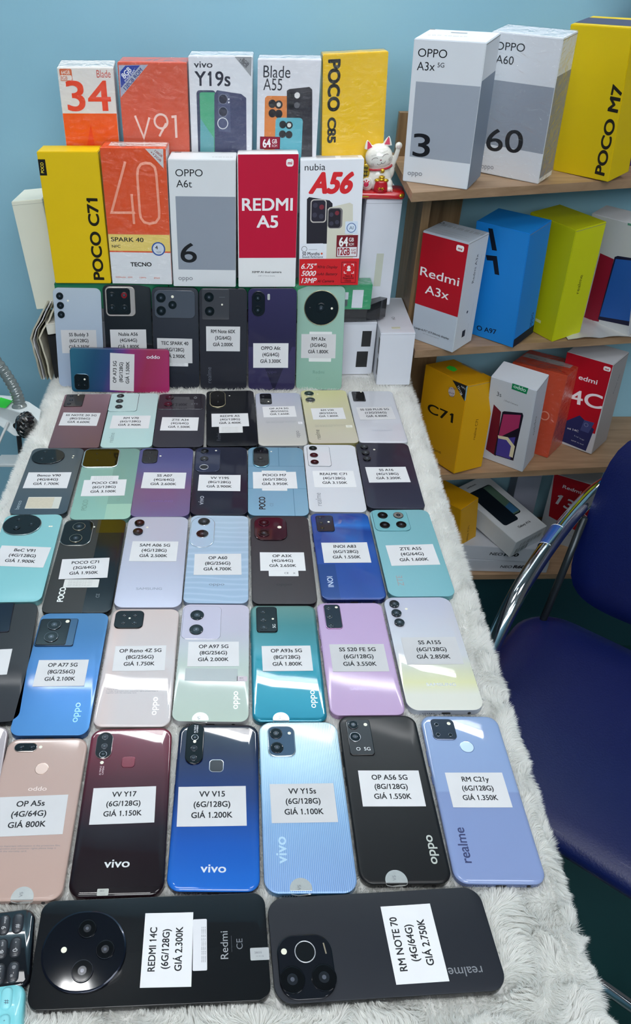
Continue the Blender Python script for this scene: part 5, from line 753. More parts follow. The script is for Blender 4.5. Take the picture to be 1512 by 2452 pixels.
# ------------------------------------------------------------ cartons
def film_mat():
    m = bpy.data.materials.new('shrink_film'); m.use_nodes = True; nt = m.node_tree; N = nt.nodes; L = nt.links
    out = N['Material Output']; N.remove(N['Principled BSDF'])
    tr = N.new('ShaderNodeBsdfTransparent'); gl = N.new('ShaderNodeBsdfGlossy'); gl.inputs['Roughness'].default_value = .04
    tc = N.new('ShaderNodeTexCoord'); mp = N.new('ShaderNodeMapping'); mp.inputs['Scale'].default_value = (1, 1, 1.8); L.new(tc.outputs['Object'], mp.inputs[0])
    nz = N.new('ShaderNodeTexNoise'); nz.inputs['Scale'].default_value = 42; nz.inputs['Detail'].default_value = 5; nz.inputs['Distortion'].default_value = 1.4
    L.new(mp.outputs[0], nz.inputs['Vector'])
    bp = N.new('ShaderNodeBump'); bp.inputs['Strength'].default_value = 1.0; bp.inputs['Distance'].default_value = .006; L.new(nz.outputs['Fac'], bp.inputs['Height'])
    L.new(bp.outputs['Normal'], gl.inputs['Normal'])
    fr = N.new('ShaderNodeFresnel'); fr.inputs['IOR'].default_value = 1.5; L.new(bp.outputs['Normal'], fr.inputs['Normal'])
    ge = N.new('ShaderNodeNewGeometry'); iv = N.new('ShaderNodeMath'); iv.operation = 'SUBTRACT'; iv.inputs[0].default_value = 1.0; L.new(ge.outputs['Backfacing'], iv.inputs[1])
    mt = N.new('ShaderNodeMath'); mt.operation = 'MULTIPLY'; L.new(iv.outputs[0], mt.inputs[1]); L.new(fr.outputs[0], mt.inputs[0])
    mx = N.new('ShaderNodeMixShader'); L.new(mt.outputs[0], mx.inputs[0]); L.new(tr.outputs[0], mx.inputs[1]); L.new(gl.outputs[0], mx.inputs[2]); L.new(mx.outputs[0], out.inputs['Surface'])
    return m
FILM = film_mat()

def frame_matrix(p):
    x, y, z, yaw, lean, roll = p[:6]
    return Matrix.Translation((x, y, z)) @ (Matrix.Rotation(yaw, 4, 'Z') @ Matrix.Rotation(lean, 4, 'X') @ Matrix.Rotation(roll, 4, 'Y'))

def face_xf(face, w, d, h):
    if face == 'f': return Matrix(((1, 0, 0, -w/2), (0, 0, -1, 0), (0, 1, 0, 0), (0, 0, 0, 1)))
    if face == 's': return Matrix(((0, 0, 1, w/2), (1, 0, 0, 0), (0, 1, 0, 0), (0, 0, 0, 1)))
    return Matrix(((1, 0, 0, -w/2), (0, 1, 0, 0), (0, 0, 1, h), (0, 0, 0, 1)))

def stroke2d(pts, wd):
    P = [Vector(p) for p in pts]; V = []; Fc = []; n = len(P); closed = (P[0]-P[-1]).length < .01
    for i, p in enumerate(P):
        a = P[i-1] if i > 0 else (P[-2] if closed else None); b = P[i+1] if i < n-1 else (P[1] if closed else None)
        d1 = (p-a).normalized() if a is not None else (b-p).normalized(); d2 = (b-p).normalized() if b is not None else d1
        t = (d1+d2); t = t.normalized() if t.length > 1e-4 else d1
        nrm = Vector((-t.y, t.x)); s_ = min(1/max(abs(nrm.dot(Vector((-d1.y, d1.x)))), .35), 2.4)
        V += [p+nrm*wd/2*s_, p-nrm*wd/2*s_]
    for i in range(n-1): Fc.append((2*i, 2*i+1, 2*i+3, 2*i+2))
    return V, Fc

def clip_poly(P, wmax, hmax):
    def cut(P, ins, it):
        out = []
        for i in range(len(P)):
            a, b = P[i-1], P[i]
            if ins(b):
                if not ins(a): out.append(it(a, b))
                out.append(b)
            elif ins(a): out.append(it(a, b))
        return out
    def ix(v): return lambda a, b: (v, a[1]+(b[1]-a[1])*(v-a[0])/(b[0]-a[0]))
    def iy(v): return lambda a, b: (a[0]+(b[0]-a[0])*(v-a[1])/(b[1]-a[1]), v)
    e = .2
    P = cut(P, lambda p: p[0] >= e, ix(e)); P = cut(P, lambda p: p[0] <= wmax-e, ix(wmax-e)) if P else P
    P = cut(P, lambda p: p[1] >= e, iy(e)) if P else P; P = cut(P, lambda p: p[1] <= hmax-e, iy(hmax-e)) if P else P
    return P

GROUPS = {'f1': 'phone cartons in the front row on the risers', 'f2': 'phone cartons in the back row against the wall', 's': 'phone cartons on the wooden shelves'}
def build_carton(t):
    name, p, label, cfront, cside, film, feats = t
    w, d, h = p[6:9]; root = empty('phone_carton', frame_matrix(p))
    g = 'f2' if name.endswith('_b') else ('f1' if name in ('c71', 'spark', 'a6t', 'ra5', 'nubia') else 's')
    tag(root, label, 'phone box', GROUPS[g])
    V, Fc = box(-w/2, 0, 0, w/2, d, h, .0009)
    m1 = mat(cfront, .5, 0, .05, spec=.3, noise=.02, nscale=30, key='printed_card'); m2 = mat(cside, .5, 0, .05, spec=.3, noise=.02, nscale=30, key='card_side')
    o = mesh('box_body', V, Fc, [m1, m2], root)
    for pl in o.data.polygons: pl.material_index = 0 if pl.normal.y < -.7 or pl.normal.z > .9 and name not in () else 1
    # lid seam near the top
    mesh('lid_seam', *join([box(-w/2-.0002, .0004, h*.985, -w/2, d-.0004, h*.988), box(w/2, .0004, h*.985, w/2+.0002, d-.0004, h*.988)]), mat((120, 120, 118), .8), root)
    lv = {'f': 0, 's': 0, 't': 0}
    for f in feats:
        k, fc = f[0], f[1]; lv[fc] += 1; z = .06+.05*lv[fc]
        X = face_xf(fc, w, d, h); W_, H_ = {'f': (w, h), 's': (d, h), 't': (w, d)}[fc]; W_ *= 1000; H_ *= 1000
        def put(nm, P2, F2, c, rough=.4):
            V = [tuple(X @ Vector((q[0]*.001, q[1]*.001, (z+(q[2] if len(q) > 2 else 0))*.001))) for q in P2]
            return mesh(nm, V, F2, mat(c, .5, 0, .04, spec=.22, noise=.02, nscale=30, key='print'), root)
        if k == 'r':
            _, _, x0, y0, x1, y1, c, r_ = f
            if r_: q = rr(x1-x0, y1-y0, r_, 6, (x0+x1)/2, (y0+y1)/2)
            else: q = [(x0, y0), (x1, y0), (x1, y1), (x0, y1)]
            put('print_panel', q, [tuple(range(len(q)))], c)
        elif k == 'p':
            q = clip_poly([tuple(a) for a in f[2]], W_, H_)
            if len(q) < 3: continue
            ar = sum(q[i-1][0]*q[i][1]-q[i][0]*q[i-1][1] for i in range(len(q)))
            if ar < 0: q = q[::-1]
            put('print_panel', q, [tuple(range(len(q)))], f[3])
        elif k == 'k':
            q, F2 = stroke2d(f[2], f[3]); put('print_line', q, F2, f[4])
        elif k == 'c':
            q = [(f[2]+f[4]*cos(a), f[3]+f[4]*sin(a)) for a in np.linspace(0, 2*pi, 28, endpoint=False)]
            q = clip_poly(q, W_, H_)
            if len(q) > 2: put('print_disc', q, [tuple(range(len(q)))], f[5])
        elif k == 'ko':
            q, F2 = stroke2d([(f[2]+f[4]*cos(a), f[3]+f[4]*sin(a)) for a in np.linspace(0, 2*pi, 37)], f[5]); put('print_ring', q, F2, f[6])
        elif k in ('t', 'ti'):
            _, _, x, y, ln, rot, s_, cap, c, bold = f
            co, F2 = glyphs(s_, bold, .3 if k == 'ti' else 0)
            a = radians(rot); bw = co[:, 0].max()-co[:, 0].min()
            ref = XH if s_ in ('oppo',) else CAP
            if s_.startswith('_'): ref = .3
            sy = cap/ref; sx = ln/bw
            low = ref*sy/2
            P3 = place2d(co, sx, sy, a, x+sin(a)*low, y-cos(a)*low, 0, 1.0)
            # trim letters that would leave the face
            ok = [max(.1, min(W_-.1, q[0])) == q[0] and max(.1, min(H_-.1, q[1])) == q[1] for q in P3]
            F2 = [ff for ff in F2 if all(ok[i] for i in ff)]
            if F2: put('lettering', P3, F2, c)
    if film:
        e = .0011
        mesh('shrink_film', *box(-w/2-e, -e, -.0002, w/2+e, d+e, h+e, .0014), FILM, root)
for t in CARTONS: build_carton(t)

# plain white cartons, risers and the rest of the stack
def plain(name, p, col, label, cat, group=None, kids=None, rough=.5, bev=.0008):
    r_ = empty(name, frame_matrix(p)); tag(r_, label, cat, group)
    w, d, h = p[6:9]
    mesh('box_body', *box(-w/2, 0, 0, w/2, d, h, bev), mat(col, rough, noise=.03, nscale=20), r_)
    mesh('lid_seam', *join([box(-w/2-.0002, -.0002, h*.965, w/2+.0002, d+.0002, h*.968)]), mat(tuple(int(c*.8) for c in col), .8), r_)
    return r_
WB = (214, 217, 226)
tr_ = plain('white_carton', (.2178, 1.2450, .1098, .0074, .0143, .0015, .0549, .0900, .1690), WB, 'tall plain white carton standing under the beckoning cat', 'box')
mesh('tape_strip', *box(-.003, -.0003, .032, .0085, .0000, .086), mat((196, 200, 186), .35), tr_)
plain('white_carton', (-.3230, 1.2620, .0951, .0073, -.0620, -.0890, .0487, .0900, .1738), (222, 222, 206), 'tall cream white carton leaning out at the far left behind the yellow carton', 'box')
ra = plain('white_carton', (.2555, 1.1848, -.0070, -.0174, -.0156, -.0206, .0560, .1545, .0934), WB, 'white carton lying end on at the right rear corner of the table', 'box')
mesh('tape_strip', *box(-.008, .0165, .0934, .006, .024, .0937), mat((205, 205, 180), .35), ra)
lettering('lettering', [('HO', 0, 8, 8, pi/2, 3, 60)], mat((120, 122, 128), .5), ra, 93.8)
mesh('black_tape', *join([box(-.02805, .002, .055, -.0280-.0004, .012, .082), box(-.02805, .002, .018, -.0280-.0004, .012, .045)]), mat((26, 27, 30), .4), ra)
rb = plain('white_carton', (.1300, 1.2240, -.0079, 0.02, 0, 0, .190, .0600, .0955), WB, 'long white carton with black tape tabs lying behind the mint green upright phone', 'box')
mesh('black_tape', *join([box(.072, -.0004, .052, .0875, -.0001, .080), box(.066, -.0004, .014, .085, -.0001, .043)]), mat((30, 31, 34), .4), rb)
plain('white_carton', (-.125, 1.2240, -.0079, 0, 0, 0, .300, .0600, .0955), WB, 'long white carton hidden behind the left upright phones', 'box')
# black plastic band across the cartons
bandV = []; bandF = []
prof = [(.06, 1.2215, .087, .111), (.12, 1.2212, .0885, .1125), (.17, 1.2210, .090, .114), (.205, 1.2200, .093, .118), (.228, 1.2280, .092, .124), (.240, 1.243, .090, .122)]
for (x, y, z0, z1) in prof: bandV += [(x, y, z0), (x, y, z1), (x, y+.05, z1), (x, y+.05, z0)]
for i in range(len(prof)-1):
    for k in range(4):
        a = i*4+k; b = i*4+(k+1) % 4; bandF.append((a, b, b+4, a+4))
bandF += [(3, 2, 1, 0), tuple((len(prof)-1)*4+k for k in range(4))]
o = mesh('black_band', bandV, bandF, mat((24, 26, 30), .25, 0, .5, bump=.6, bscale=60)); tag(o, 'shiny black plastic band wrapped round the white cartons beside the green carton', 'plastic band')
GR = (22, 112, 76)
gx = [(-.300, -.1175), (-.1165, .052), (.054, .209)]
GL = ['green carton under the left end of the front carton row', 'green carton under the middle of the front carton row', 'green carton with white labels showing its end right of the mint phone']
for i, (a, b) in enumerate(gx):
    g = plain('green_carton', ((a+b)/2, 1.2150, .1140, 0, 0, 0, b-a, .029, .0420), GR if i < 2 else (44, 150, 100), GL[i], 'box', 'green cartons under the front row', rough=.3)
    if i == 2:
        mesh('white_label', *box(.0465, -.0004, .003, .0640, -.0001, .033), mat((214, 218, 228), .4), g)
        mesh('small_label', *join([box(.0345, -.0004, .017, .0400, -.0001, .029)]), mat((206, 212, 222), .4), g)
        mesh('grey_label', *join([box(.0350, -.0004, .006, .0395, -.0001, .016)]), mat((84, 96, 100), .4), g)
        mesh('shrink_film', *box(-(b-a)/2-.001, -.001, 0, (b-a)/2+.001, .030, .0432, .001), FILM, g)
plain('white_carton', (-.075, 1.2860, -.0079, 0, 0, 0, .390, .050, .2575), (200, 204, 212), 'large pale carton behind the front row carrying the back row', 'box')
plain('white_carton', (.1535, 1.2860, -.0079, 0, 0, 0, .062, .050, .288), (200, 204, 212), 'narrow tall carton under the back yellow carton', 'box')

# left end: black box, leaflet box and a bundle of worn cardboard sheets
plain('black_carton', (-.2990, 1.2070, -.0079, .02, -.03, -.03, .042, .10, .078), (12, 12, 16), 'black box standing at the left rear corner behind the icy blue phone', 'box')
plain('white_carton', (-.3000, 1.2080, .0745, .25, 0, -.06, .040, .06, .018), (214, 212, 202), 'small folded white leaflet box on top of the black box', 'box')
def sheet(i):
    x0 = -.343+.0052*i; wob = [random.uniform(-.0012, .0012) for _ in range(8)]; V = []; th = random.choice((.0022, .003, .0016))
    zs = np.linspace(-.008, .066+random.uniform(-.004, .004), 7)
    for k, z in enumerate(zs):
        xx = x0-.10*(z+.008)+wob[k]
        for (yy, dx) in ((1.203+random.uniform(-.001, .001), 0), (1.203, th), (1.31, th), (1.31, 0)): V.append((xx+dx, yy, z))
    # crumpled upper part bends to the right
    for k, (dx, z) in enumerate(((.006, .082), (.018, .097), (.024, .108))):
        xx = x0-.0075+dx+random.uniform(-.001, .001)
        for (yy, ddx) in ((1.205+.003*k, 0), (1.205+.003*k, th), (1.30, th), (1.30, 0)): V.append((xx+ddx, yy, z))
    n = len(V)//4; Fc = [(a*4+k, a*4+(k+1) % 4, (a+1)*4+(k+1) % 4, (a+1)*4+k) for a in range(n-1) for k in range(4)]
    Fc += [(3, 2, 1, 0), tuple((n-1)*4+k for k in range(4))]
    return V, Fc
for i, c in enumerate([(170, 166, 150), (206, 204, 206), (120, 116, 96), (196, 190, 170)]):
    o = mesh('cardboard_sheet', *sheet(i), mat(c, .8, noise=.15, nscale=80))
    tag(o, ['outermost greyish cardboard sheet standing at the left rear corner', 'pale cardboard sheet, second from the left in the worn bundle', 'brown worn cardboard sheet inside the bundle at the left', 'cream cardboard sheet next to the black box'][i], 'cardboard', 'worn cardboard sheets at the left rear corner')

# ------------------------------------------------------------ beckoning cat
def cat():
    bx, by, bz = .2065, 1.262, .2800
    root = empty('beckoning_cat', Matrix.Translation((bx, by, bz)) @ Matrix.Rotation(radians(-4), 4, 'Z')); tag(root, 'white porcelain beckoning cat with red ears and collar on a red stand', 'figurine')
    S = .001
    redm = mat((196, 18, 28), .18, 0, .8, noise=.02); gold = mat((214, 172, 50), .25, .75, .3, noise=.05)
    white = mat((232, 230, 222), .15, 0, .9, noise=.02); pink = mat((206, 30, 72), .25, 0, .6, noise=.03)
    o = mesh('stand', *slab(86, 46, 9, [(2, 0), (.5, 1), (0, 4), (.5, 8), (2, 9.6)], 8), redm, root); flat_smooth(o, 60)
    mesh('stand_trim', *join([slab(30, 2, 1, [(0, 0), (0, .8)], 4, -27, 0)]), gold, o).matrix_local = Matrix.Translation((0, -.0236, .004)) @ Matrix.Rotation(pi/2, 4, 'X')
    mesh('gold_cap', *ellipsoid((.036, -.018, .0055), (.0055, .0055, .0042)), gold, o, smooth=True)
    Z0 = 9
    E = [((1, 0, 18+Z0), (21, 15, 20)), ((2, 0, 30+Z0), (17, 13, 14)), ((-1, -1, 47+Z0), (20.5, 17, 18.5)),
         ((17, 2, 26+Z0), (8, 8, 12)), ((17, -8, 9+Z0), (6.5, 8, 9)), ((18, -12, 4+Z0), (6, 6, 4)), ((-15, -6, 9+Z0), (10, 10, 10)), ((-17, -13, 12+Z0), (7.4, 6, 8)),
         ((20, 3, 34+Z0), (5.5, 5.5, 6)), ((-14, 3, 30+Z0), (7, 7, 9))]
    parts = [ellipsoid([c*S for c in ce], [r*S for r in rad], 24, 16) for ce, rad in E]
    # raised arm
    parts.append(tube([(x*S, y*S, (z+Z0)*S) for x, y, z in ((18, 2, 30), (21, 0, 38), (24, -1, 47), (26, -2, 56), (26.5, -2.5, 61))], [r*S for r in (4.5, 4.2, 3.8, 3.6, 3.2)], 14))
    parts.append(ellipsoid((26.5*S, -2.8*S, (63+Z0)*S), (5.3*S, 4.8*S, 5.2*S)))
    # ears
    for ex, ez, lean_ in ((-16, 62, .35), (9, 68, -.15)):
        V = []; 
        for k in range(6):
            t = k/5; rr_ = 7.4*(1-t)**.75+.6
            V.append([((ex+sin(-lean_)*t*13+rr_*cos(a))*S, (-1+rr_*.55*sin(a))*S, (ez-5+t*13+Z0)*S) for a in np.linspace(0, 2*pi, 14, endpoint=False)])
        parts.append(loft(V))
    V, Fc = join(parts)
    b = mesh('body', V, Fc, white, root, smooth=True)
    md = b.modifiers.new('fuse', 'REMESH'); md.mode = 'VOXEL'; md.voxel_size = .0007; md.use_smooth_shade = True
    ms = b.modifiers.new('soft', 'SMOOTH'); ms.iterations = 6; ms.factor = .6
    # ear linings
    for nm, (ex, ez, l) in (('inner_ear', (-17.5, 64.5, .35)), ('inner_ear', (9.8, 70.5, -.15))):
        c, q = cos(l), sin(l)
        P = [(-4.2, -5), (4.0, -4), (1.2, 4), (-.6, 6)]
        V = []; Fc = []
        ring = [((ex+(x*c-z*q))*S, -4.9*S+abs(x)*.00008-(.0008 if z < 0 else -.0016*z/6), (ez+(x*q+z*c)+Z0-1)*S) for x, z in P]
        V = ring+[(x, y-.0007, z) for x, y, z in ring]; Fc = [(0, 1, 2, 3), (7, 6, 5, 4)]+[(i, (i+1) % 4, 4+(i+1) % 4, 4+i) for i in range(4)]
        mesh(nm, V, Fc, pink, b)
    # face
    hc = Vector((-1, -1, 47+Z0)); hr = (20.5, 17, 18.5)
    def onhead(x, z, e=.25):
        k = 1-((x-hc.x)/hr[0])**2-((z-hc.z)/hr[2])**2
        return ((x)*S, (hc.y-hr[1]*sqrt(max(k, .02))-e)*S, z*S)
    tl = radians(18); ct, st_ = cos(tl), sin(tl)
    def fp(x, z): return onhead(hc.x+1.5+x*ct-z*st_, hc.z+x*st_+z*ct)
    dark = mat((70, 52, 52), .4)
    lines = []
    for sx in (-1, 1):
        lines.append(tube([fp(sx*8+5*cos(a), 1+3.2*sin(a)) for a in np.linspace(.15*pi, .9*pi, 9)], .00028, 6))
        lines.append(tube([fp(sx*3+3.2*cos(a), -4.6+2.6*sin(a)) for a in np.linspace(pi, 2*pi, 9)], .00025, 6))
        for q in range(3): lines.append(tube([fp(sx*(11+0*q), -4-1.4*q), fp(sx*15.5, -3.4-2*q)], .00016, 5))
        for q in range(5): lines.append(tube([fp(sx*(5+1.6*q), 7.0), fp(sx*(5.2+1.6*q), 8.2)], .00014, 5))
    mesh('face_lines', *join(lines), dark, b)
    mesh('nose', *ellipsoid(fp(0, -1.2), (.0013, .0009, .0009), 12, 8), mat((120, 50, 60), .3), b, smooth=True)
    # collar and bell
    cp_ = [((1+18.2*cos(a))*S, (-1+15.6*sin(a))*S, (33.5+Z0+2.5*cos(a)-1.5*abs(sin(a)))*S) for a in np.linspace(0, 2*pi, 41)]
    o = mesh('collar', *tube(cp_, .0017, 10, False), mat((176, 20, 44), .3, 0, .5), root, smooth=True)
    mesh('bell', *ellipsoid((.005, -.0185, (31+Z0)*S), (.0032, .0030, .0032)), gold, o, smooth=True)
    # money bag with gold on top
    prof = [(9.5, 0), (10.5, 4), (10, 10), (8.8, 14), (9.6, 16.5)]
    rings = [[((5+r*cos(a))*S, (-17+r*.55*sin(a))*S, (z+Z0)*S) for a in np.linspace(0, 2*pi, 20, endpoint=False)] for r, z in prof]
    o = mesh('money_bag', *loft(rings), mat((186, 16, 34), .3, 0, .5), root, smooth=True)
    mesh('gold_ingot', *join([ellipsoid(((5+dx)*S, -.018, (17.5+dz+Z0)*S), (.0048, .0035, .0026), 12, 8) for dx, dz in ((-6, 0), (0, 1), (6, 0), (0, 4.5))]), gold, o, smooth=True)
    mesh('bow', *join([tube([((5+sx*x)*S, -.0232, (6.5+z+Z0)*S) for x, z in ((0, 0), (3, 1.6), (5.5, .6), (3, -.6), (0, 0), (3.5, -3.4))], .0006, 6) for sx in (-1, 1)]), gold, o, smooth=True)
    # foot pad, toes
    mesh('foot_pad', *ellipsoid((-.0175, -.0190, (11.5+Z0)*S), (.0038, .0012, .0038)), pink, b, smooth=True)
    mesh('toes', *join([ellipsoid(((-17.5+dx)*S, -.0188, (16.5+dz+Z0)*S), (.0011, .0009, .0013), 10, 6) for dx, dz in ((-3.4, -1), (0, .6), (3.4, -1))]), pink, b, smooth=True)
    mesh('claws', *join([ellipsoid(((18+dx)*S, -.0178, (2.5+Z0)*S), (.0011, .0014, .002), 10, 6) for dx in (-4.2, -1.4, 1.4, 4.2)]+[tube([((26.5+dx)*S, -.0075, (64+Z0)*S), ((26.5+dx*1.05)*S, -.0070, (60+Z0)*S)], .0003, 5) for dx in (-2.2, 0, 2.2)]), mat((222, 170, 170), .4), b, smooth=True)
    # gold coin held at the side
    rings = [[((-20+r*.62*cos(a))*S, y*S, (27+r*sin(a)+Z0)*S) for a in np.linspace(0, 2*pi, 24, endpoint=False)] for r, y in ((10.5, -8), (11, -9), (11, -10.5), (10.3, -11))]
    V, Fc = loft(rings); o = mesh('gold_plaque', V, [f[::-1] for f in Fc], gold, root, smooth=False)
    mesh('ink_strokes', *join([box((-24+dx)*S, -.0113, (20+dz+Z0)*S, (-22.8+dx)*S, -.0110, (24+dz+Z0)*S) for dx in (0, 2.6, 5.2) for dz in (0, 5.4, 10.6)]+[box(-.0245, -.0113, (z+Z0)*S, -.0160, -.0110, (z+.8+Z0)*S) for z in (22, 27.5, 32.6)]), mat((24, 20, 16), .5), o)
cat()

# ------------------------------------------------------------ shelves
def wood_mat(base, dark, sc_=(6, 60, 60)):
    m = bpy.data.materials.new('oak_laminate'); m.use_nodes = True; nt = m.node_tree; N = nt.nodes; L = nt.links
    b = N['Principled BSDF']; tc = N.new('ShaderNodeTexCoord'); mp = N.new('ShaderNodeMapping'); mp.inputs['Scale'].default_value = sc_
    L.new(tc.outputs['Object'], mp.inputs[0]); nz = N.new('ShaderNodeTexNoise'); nz.inputs['Scale'].default_value = 1.2; nz.inputs['Detail'].default_value = 7; nz.inputs['Distortion'].default_value = .8
    L.new(mp.outputs[0], nz.inputs['Vector']); cr = N.new('ShaderNodeValToRGB'); e = cr.color_ramp.elements
    e[0].position = .3; e[0].color = lin(dark); e[1].position = .7; e[1].color = lin(base); L.new(nz.outputs['Fac'], cr.inputs['Fac'])
    L.new(cr.outputs['Color'], b.inputs['Base Color']); b.inputs['Roughness'].default_value = .45
    return m
WX = wood_mat((178, 146, 114), (146, 116, 86)); WE = wood_mat((158, 130, 102), (128, 102, 76)); WZ = wood_mat((150, 120, 84), (112, 86, 56), (60, 60, 5))
sh = empty('shelf_unit', Matrix.Translation((.287, 1.24, FZ))); tag(sh, 'oak coloured wooden shelf unit against the blue wall right of the table', 'shelf')
def off(V): return [(x-.287, y-1.24, z-FZ) for x, y, z in V]
def plank(FL, ang, z, xl=None, th=.0125, xe=.95):
    x0, y0 = FL; s_ = math.tan(radians(ang)); bl = x0+.006 if xl is None else xl
    pts = [(x0, y0), (xe, y0+(xe-x0)*s_), (xe, 1.3985), (bl, 1.3985)]
    rings = [[(x, y, z-th) for x, y in pts], [(x, y, z) for x, y in pts]]
    V, Fc = loft(rings); o = mesh('shelf_board', off(V), Fc, WX, sh)
    e = [(x0, y0-.0004), (xe, y0+(xe-x0)*s_-.0004)]
    V = [(e[0][0], e[0][1], z-th), (e[1][0], e[1][1], z-th), (e[1][0], e[1][1], z-.0002), (e[0][0], e[0][1], z-.0002)]
    mesh('edge_band', off(V), [(0, 1, 2, 3)], WE, o)
plank((.241, 1.157), 12.7, .3115)
plank((.2905, 1.2080), 8.8, .0445, .2985)
plank((.2985, 1.1788), 5.2, -.1905, .2985)
plank((.2985, 1.2000), 1.0, -.4505, .2985)
def sp(name, x0, y0, z0, x1, y1, z1, m): return mesh(name, off(box(x0, y0, z0, x1, y1, z1)[0]), box(0, 0, 0, 1, 1, 1)[1], m, sh)
sp('side_panel', .2850, 1.2760, FZ, .2980, 1.3985, .2988, WZ)
sp('back_stile', .3005, 1.376, FZ, .374, 1.3880, .2988, WZ)
sp('top_stop', .250, 1.372, .3118, .330, 1.386, .376, WZ)
sp('side_panel', .945, 1.26, FZ, .960, 1.3985, .2988, WZ)
sp('plinth_board', .3005, 1.300, FZ, .945, 1.312, -.4635, mat((28, 70, 78), .5))

V = []; Fc = []
for j in range(9):
    for i in range(9):
        x = .560+.115*i/8; y = 1.250+.012*i/8+.10*j/8; V.append((x, y, .0462+.0045*abs(sin(i*.8+j*.5))*(1-abs(i/4-1)*.5)+.001*random.random()))
n_ = len(V); V += [(x, y, z-.0006) for x, y, z in V]
for j in range(8):
    for i in range(8):
        a = j*9+i; Fc.append((a, a+1, a+10, a+9)); Fc.append((n_+a, n_+a+9, n_+a+10, n_+a+1))
tag(mesh('plastic_bag', V, Fc, mat((200, 200, 198), .3, 0, .4), smooth=True), 'crumpled white plastic bag lying behind the lime carton on the second shelf', 'plastic bag')
tag(mesh('paper_card', *box(.318, 1.192, -.1903, .352, 1.225, -.1895), mat((196, 196, 194), .6)), 'small white card lying under the amber carton on the third shelf', 'card')
plain('purple_carton', (.622, 1.300, .312, -.9, .25, 0, .09, .05, .26), (72, 52, 110), 'purple carton leaning at the right edge of the top shelf', 'phone box')

# flat boxes and loose cartons on the bottom shelf
def plainq(name, pos, yaw, dims, col, label, prints, tilt=0, rollx=0):
    r_ = empty(name, Matrix.Translation(pos) @ Matrix.Rotation(yaw, 4, 'Z') @ Matrix.Rotation(tilt, 4, 'X') @ Matrix.Rotation(rollx, 4, 'Y')); tag(r_, label, 'phone box', 'flat cartons stacked on the bottom shelf')
    w, d, h = dims
    mesh('box_body', *box(-w/2, -d/2, 0, w/2, d/2, h, .0008), mat(col, .45, noise=.03), r_)
    return r_
bz = -.4500
n2 = plainq('phone_carton', (.545, 1.262, bz), radians(-2), (.170, .100, .030), (176, 180, 188), 'lower white flat carton of the stack on the bottom shelf', None)
n1 = plainq('phone_carton', (.535, 1.262, bz+.0305), radians(-5), (.172, .100, .034), (182, 186, 194), 'upper white flat carton, second of the stack on the bottom shelf', None)
def front_text(root, s_, w, d, x, z, ln, cap, bold, c=(40, 42, 50)):
    co, F2 = glyphs(s_, bold, .2); bw = co[:, 0].max()-co[:, 0].min()
    P = place2d(co, ln/bw, cap/CAP, 0, x, z, 0, 1.0)
    mesh('lettering', [(q[0]*.001, -d/2-.0003, q[1]*.001) for q in P], F2, mat(c, .5), root)
front_text(n2, 'NEO', .170, .100, 0, 11, 24, 6.5, 1); front_text(n2, 'R60', .170, .100, 26, 11, 24, 7.5, 3)
front_text(n1, 'NEO', .172, .100, -14, 13, 26, 7, 1); front_text(n1, 'R60', .172, .100, 16, 13, 30, 8, 3)
tp = U(1175, 1310, -.36)
g1 = plainq('phone_carton', (.525, 1.283, bz+.075), radians(33), (.088, .172, .045), (206, 210, 214), 'white flat carton picturing a dark phone, topmost of the bottom shelf stack', None, radians(9), radians(-3))
def topart(root, pts, z, c):
    q = [(x*.001, y*.001, z) for x, y in pts]; mesh('print_panel', q, [tuple(range(len(q)))], mat(c, .3, 0, .3), root)
topart(g1, rr(40, 92, 6, 5, 8, 14), .0453, (14, 18, 26)); topart(g1, rr(36, 87, 5, 5, 9, 14), .0455, (84, 112, 96)); topart(g1, [(-4, -26), (26, -26), (26, 0), (-2, -8)], .0456, (60, 110, 150))
topart(g1, rr(40, 104, 6, 5, -12, 8), .0458, (16, 26, 36))
lettering('lettering', [('Galaxy A16', 1, 7.2, 7.5, 0, 6, -62)], mat((30, 32, 36), .5), g1, 45.5)
lettering('lettering', [('SAMSUNG', 2, 5.6, 4.5, 0, -10, 72)], mat((30, 32, 36), .5), g1, 45.5)
front_text(g1, '|| ||| |||| || ||| ||||', .088, .172, 4, 24, 60, 8, 0); front_text(g1, '||| || ||||| |||', .088, .172, -16, 8, 36, 10, 1, (30, 70, 70))
plain('white_carton', (.602, 1.335, bz, -.1, 0, -.03, .048, .05, .158), (150, 154, 170), 'narrow grey white carton standing behind the stack on the bottom shelf', 'box')

# ------------------------------------------------------------ clamp with flexible arm at the left edge
ck = empty('clamp_holder', Matrix.Translation((-.365, 1.075, -.03))); tag(ck, 'white plastic clamp with a flexible arm gripping the left table edge', 'clamp')
cw = mat((206, 214, 216), .35, 0, .3)
def cp(V): return [(x+.365, y-1.075, z+.03) for x, y, z in V]
rings = []
for (xa, ya, wd_, zt_, zb_) in ((-.435, 1.125, .030, -.001, -.016), (-.385, 1.105, .036, .004, -.024), (-.352, 1.088, .036, .003, -.040), (-.330, 1.075, .030, -.003, -.032)):
    rings.append([(xa-.012, ya-wd_/2, zb_), (xa+.012, ya-wd_/2, zb_+.002), (xa+.014, ya-wd_/2, zt_-.002), (xa+.012, ya+wd_/2, zt_), (xa-.012, ya+wd_/2, zt_), (xa-.014, ya+wd_/2, zb_)])
V, Fc = loft(rings); o = mesh('clamp_body', cp(V), Fc, cw, ck); bv = o.modifiers.new('round', 'BEVEL'); bv.width = .002; bv.segments = 2
mesh('lower_jaw', cp(box(-.40, 1.062, -.095, -.300, 1.092, -.088, .002)[0]), box(-.40, 1.062, -.095, -.300, 1.092, -.088, .002)[1], cw, ck)
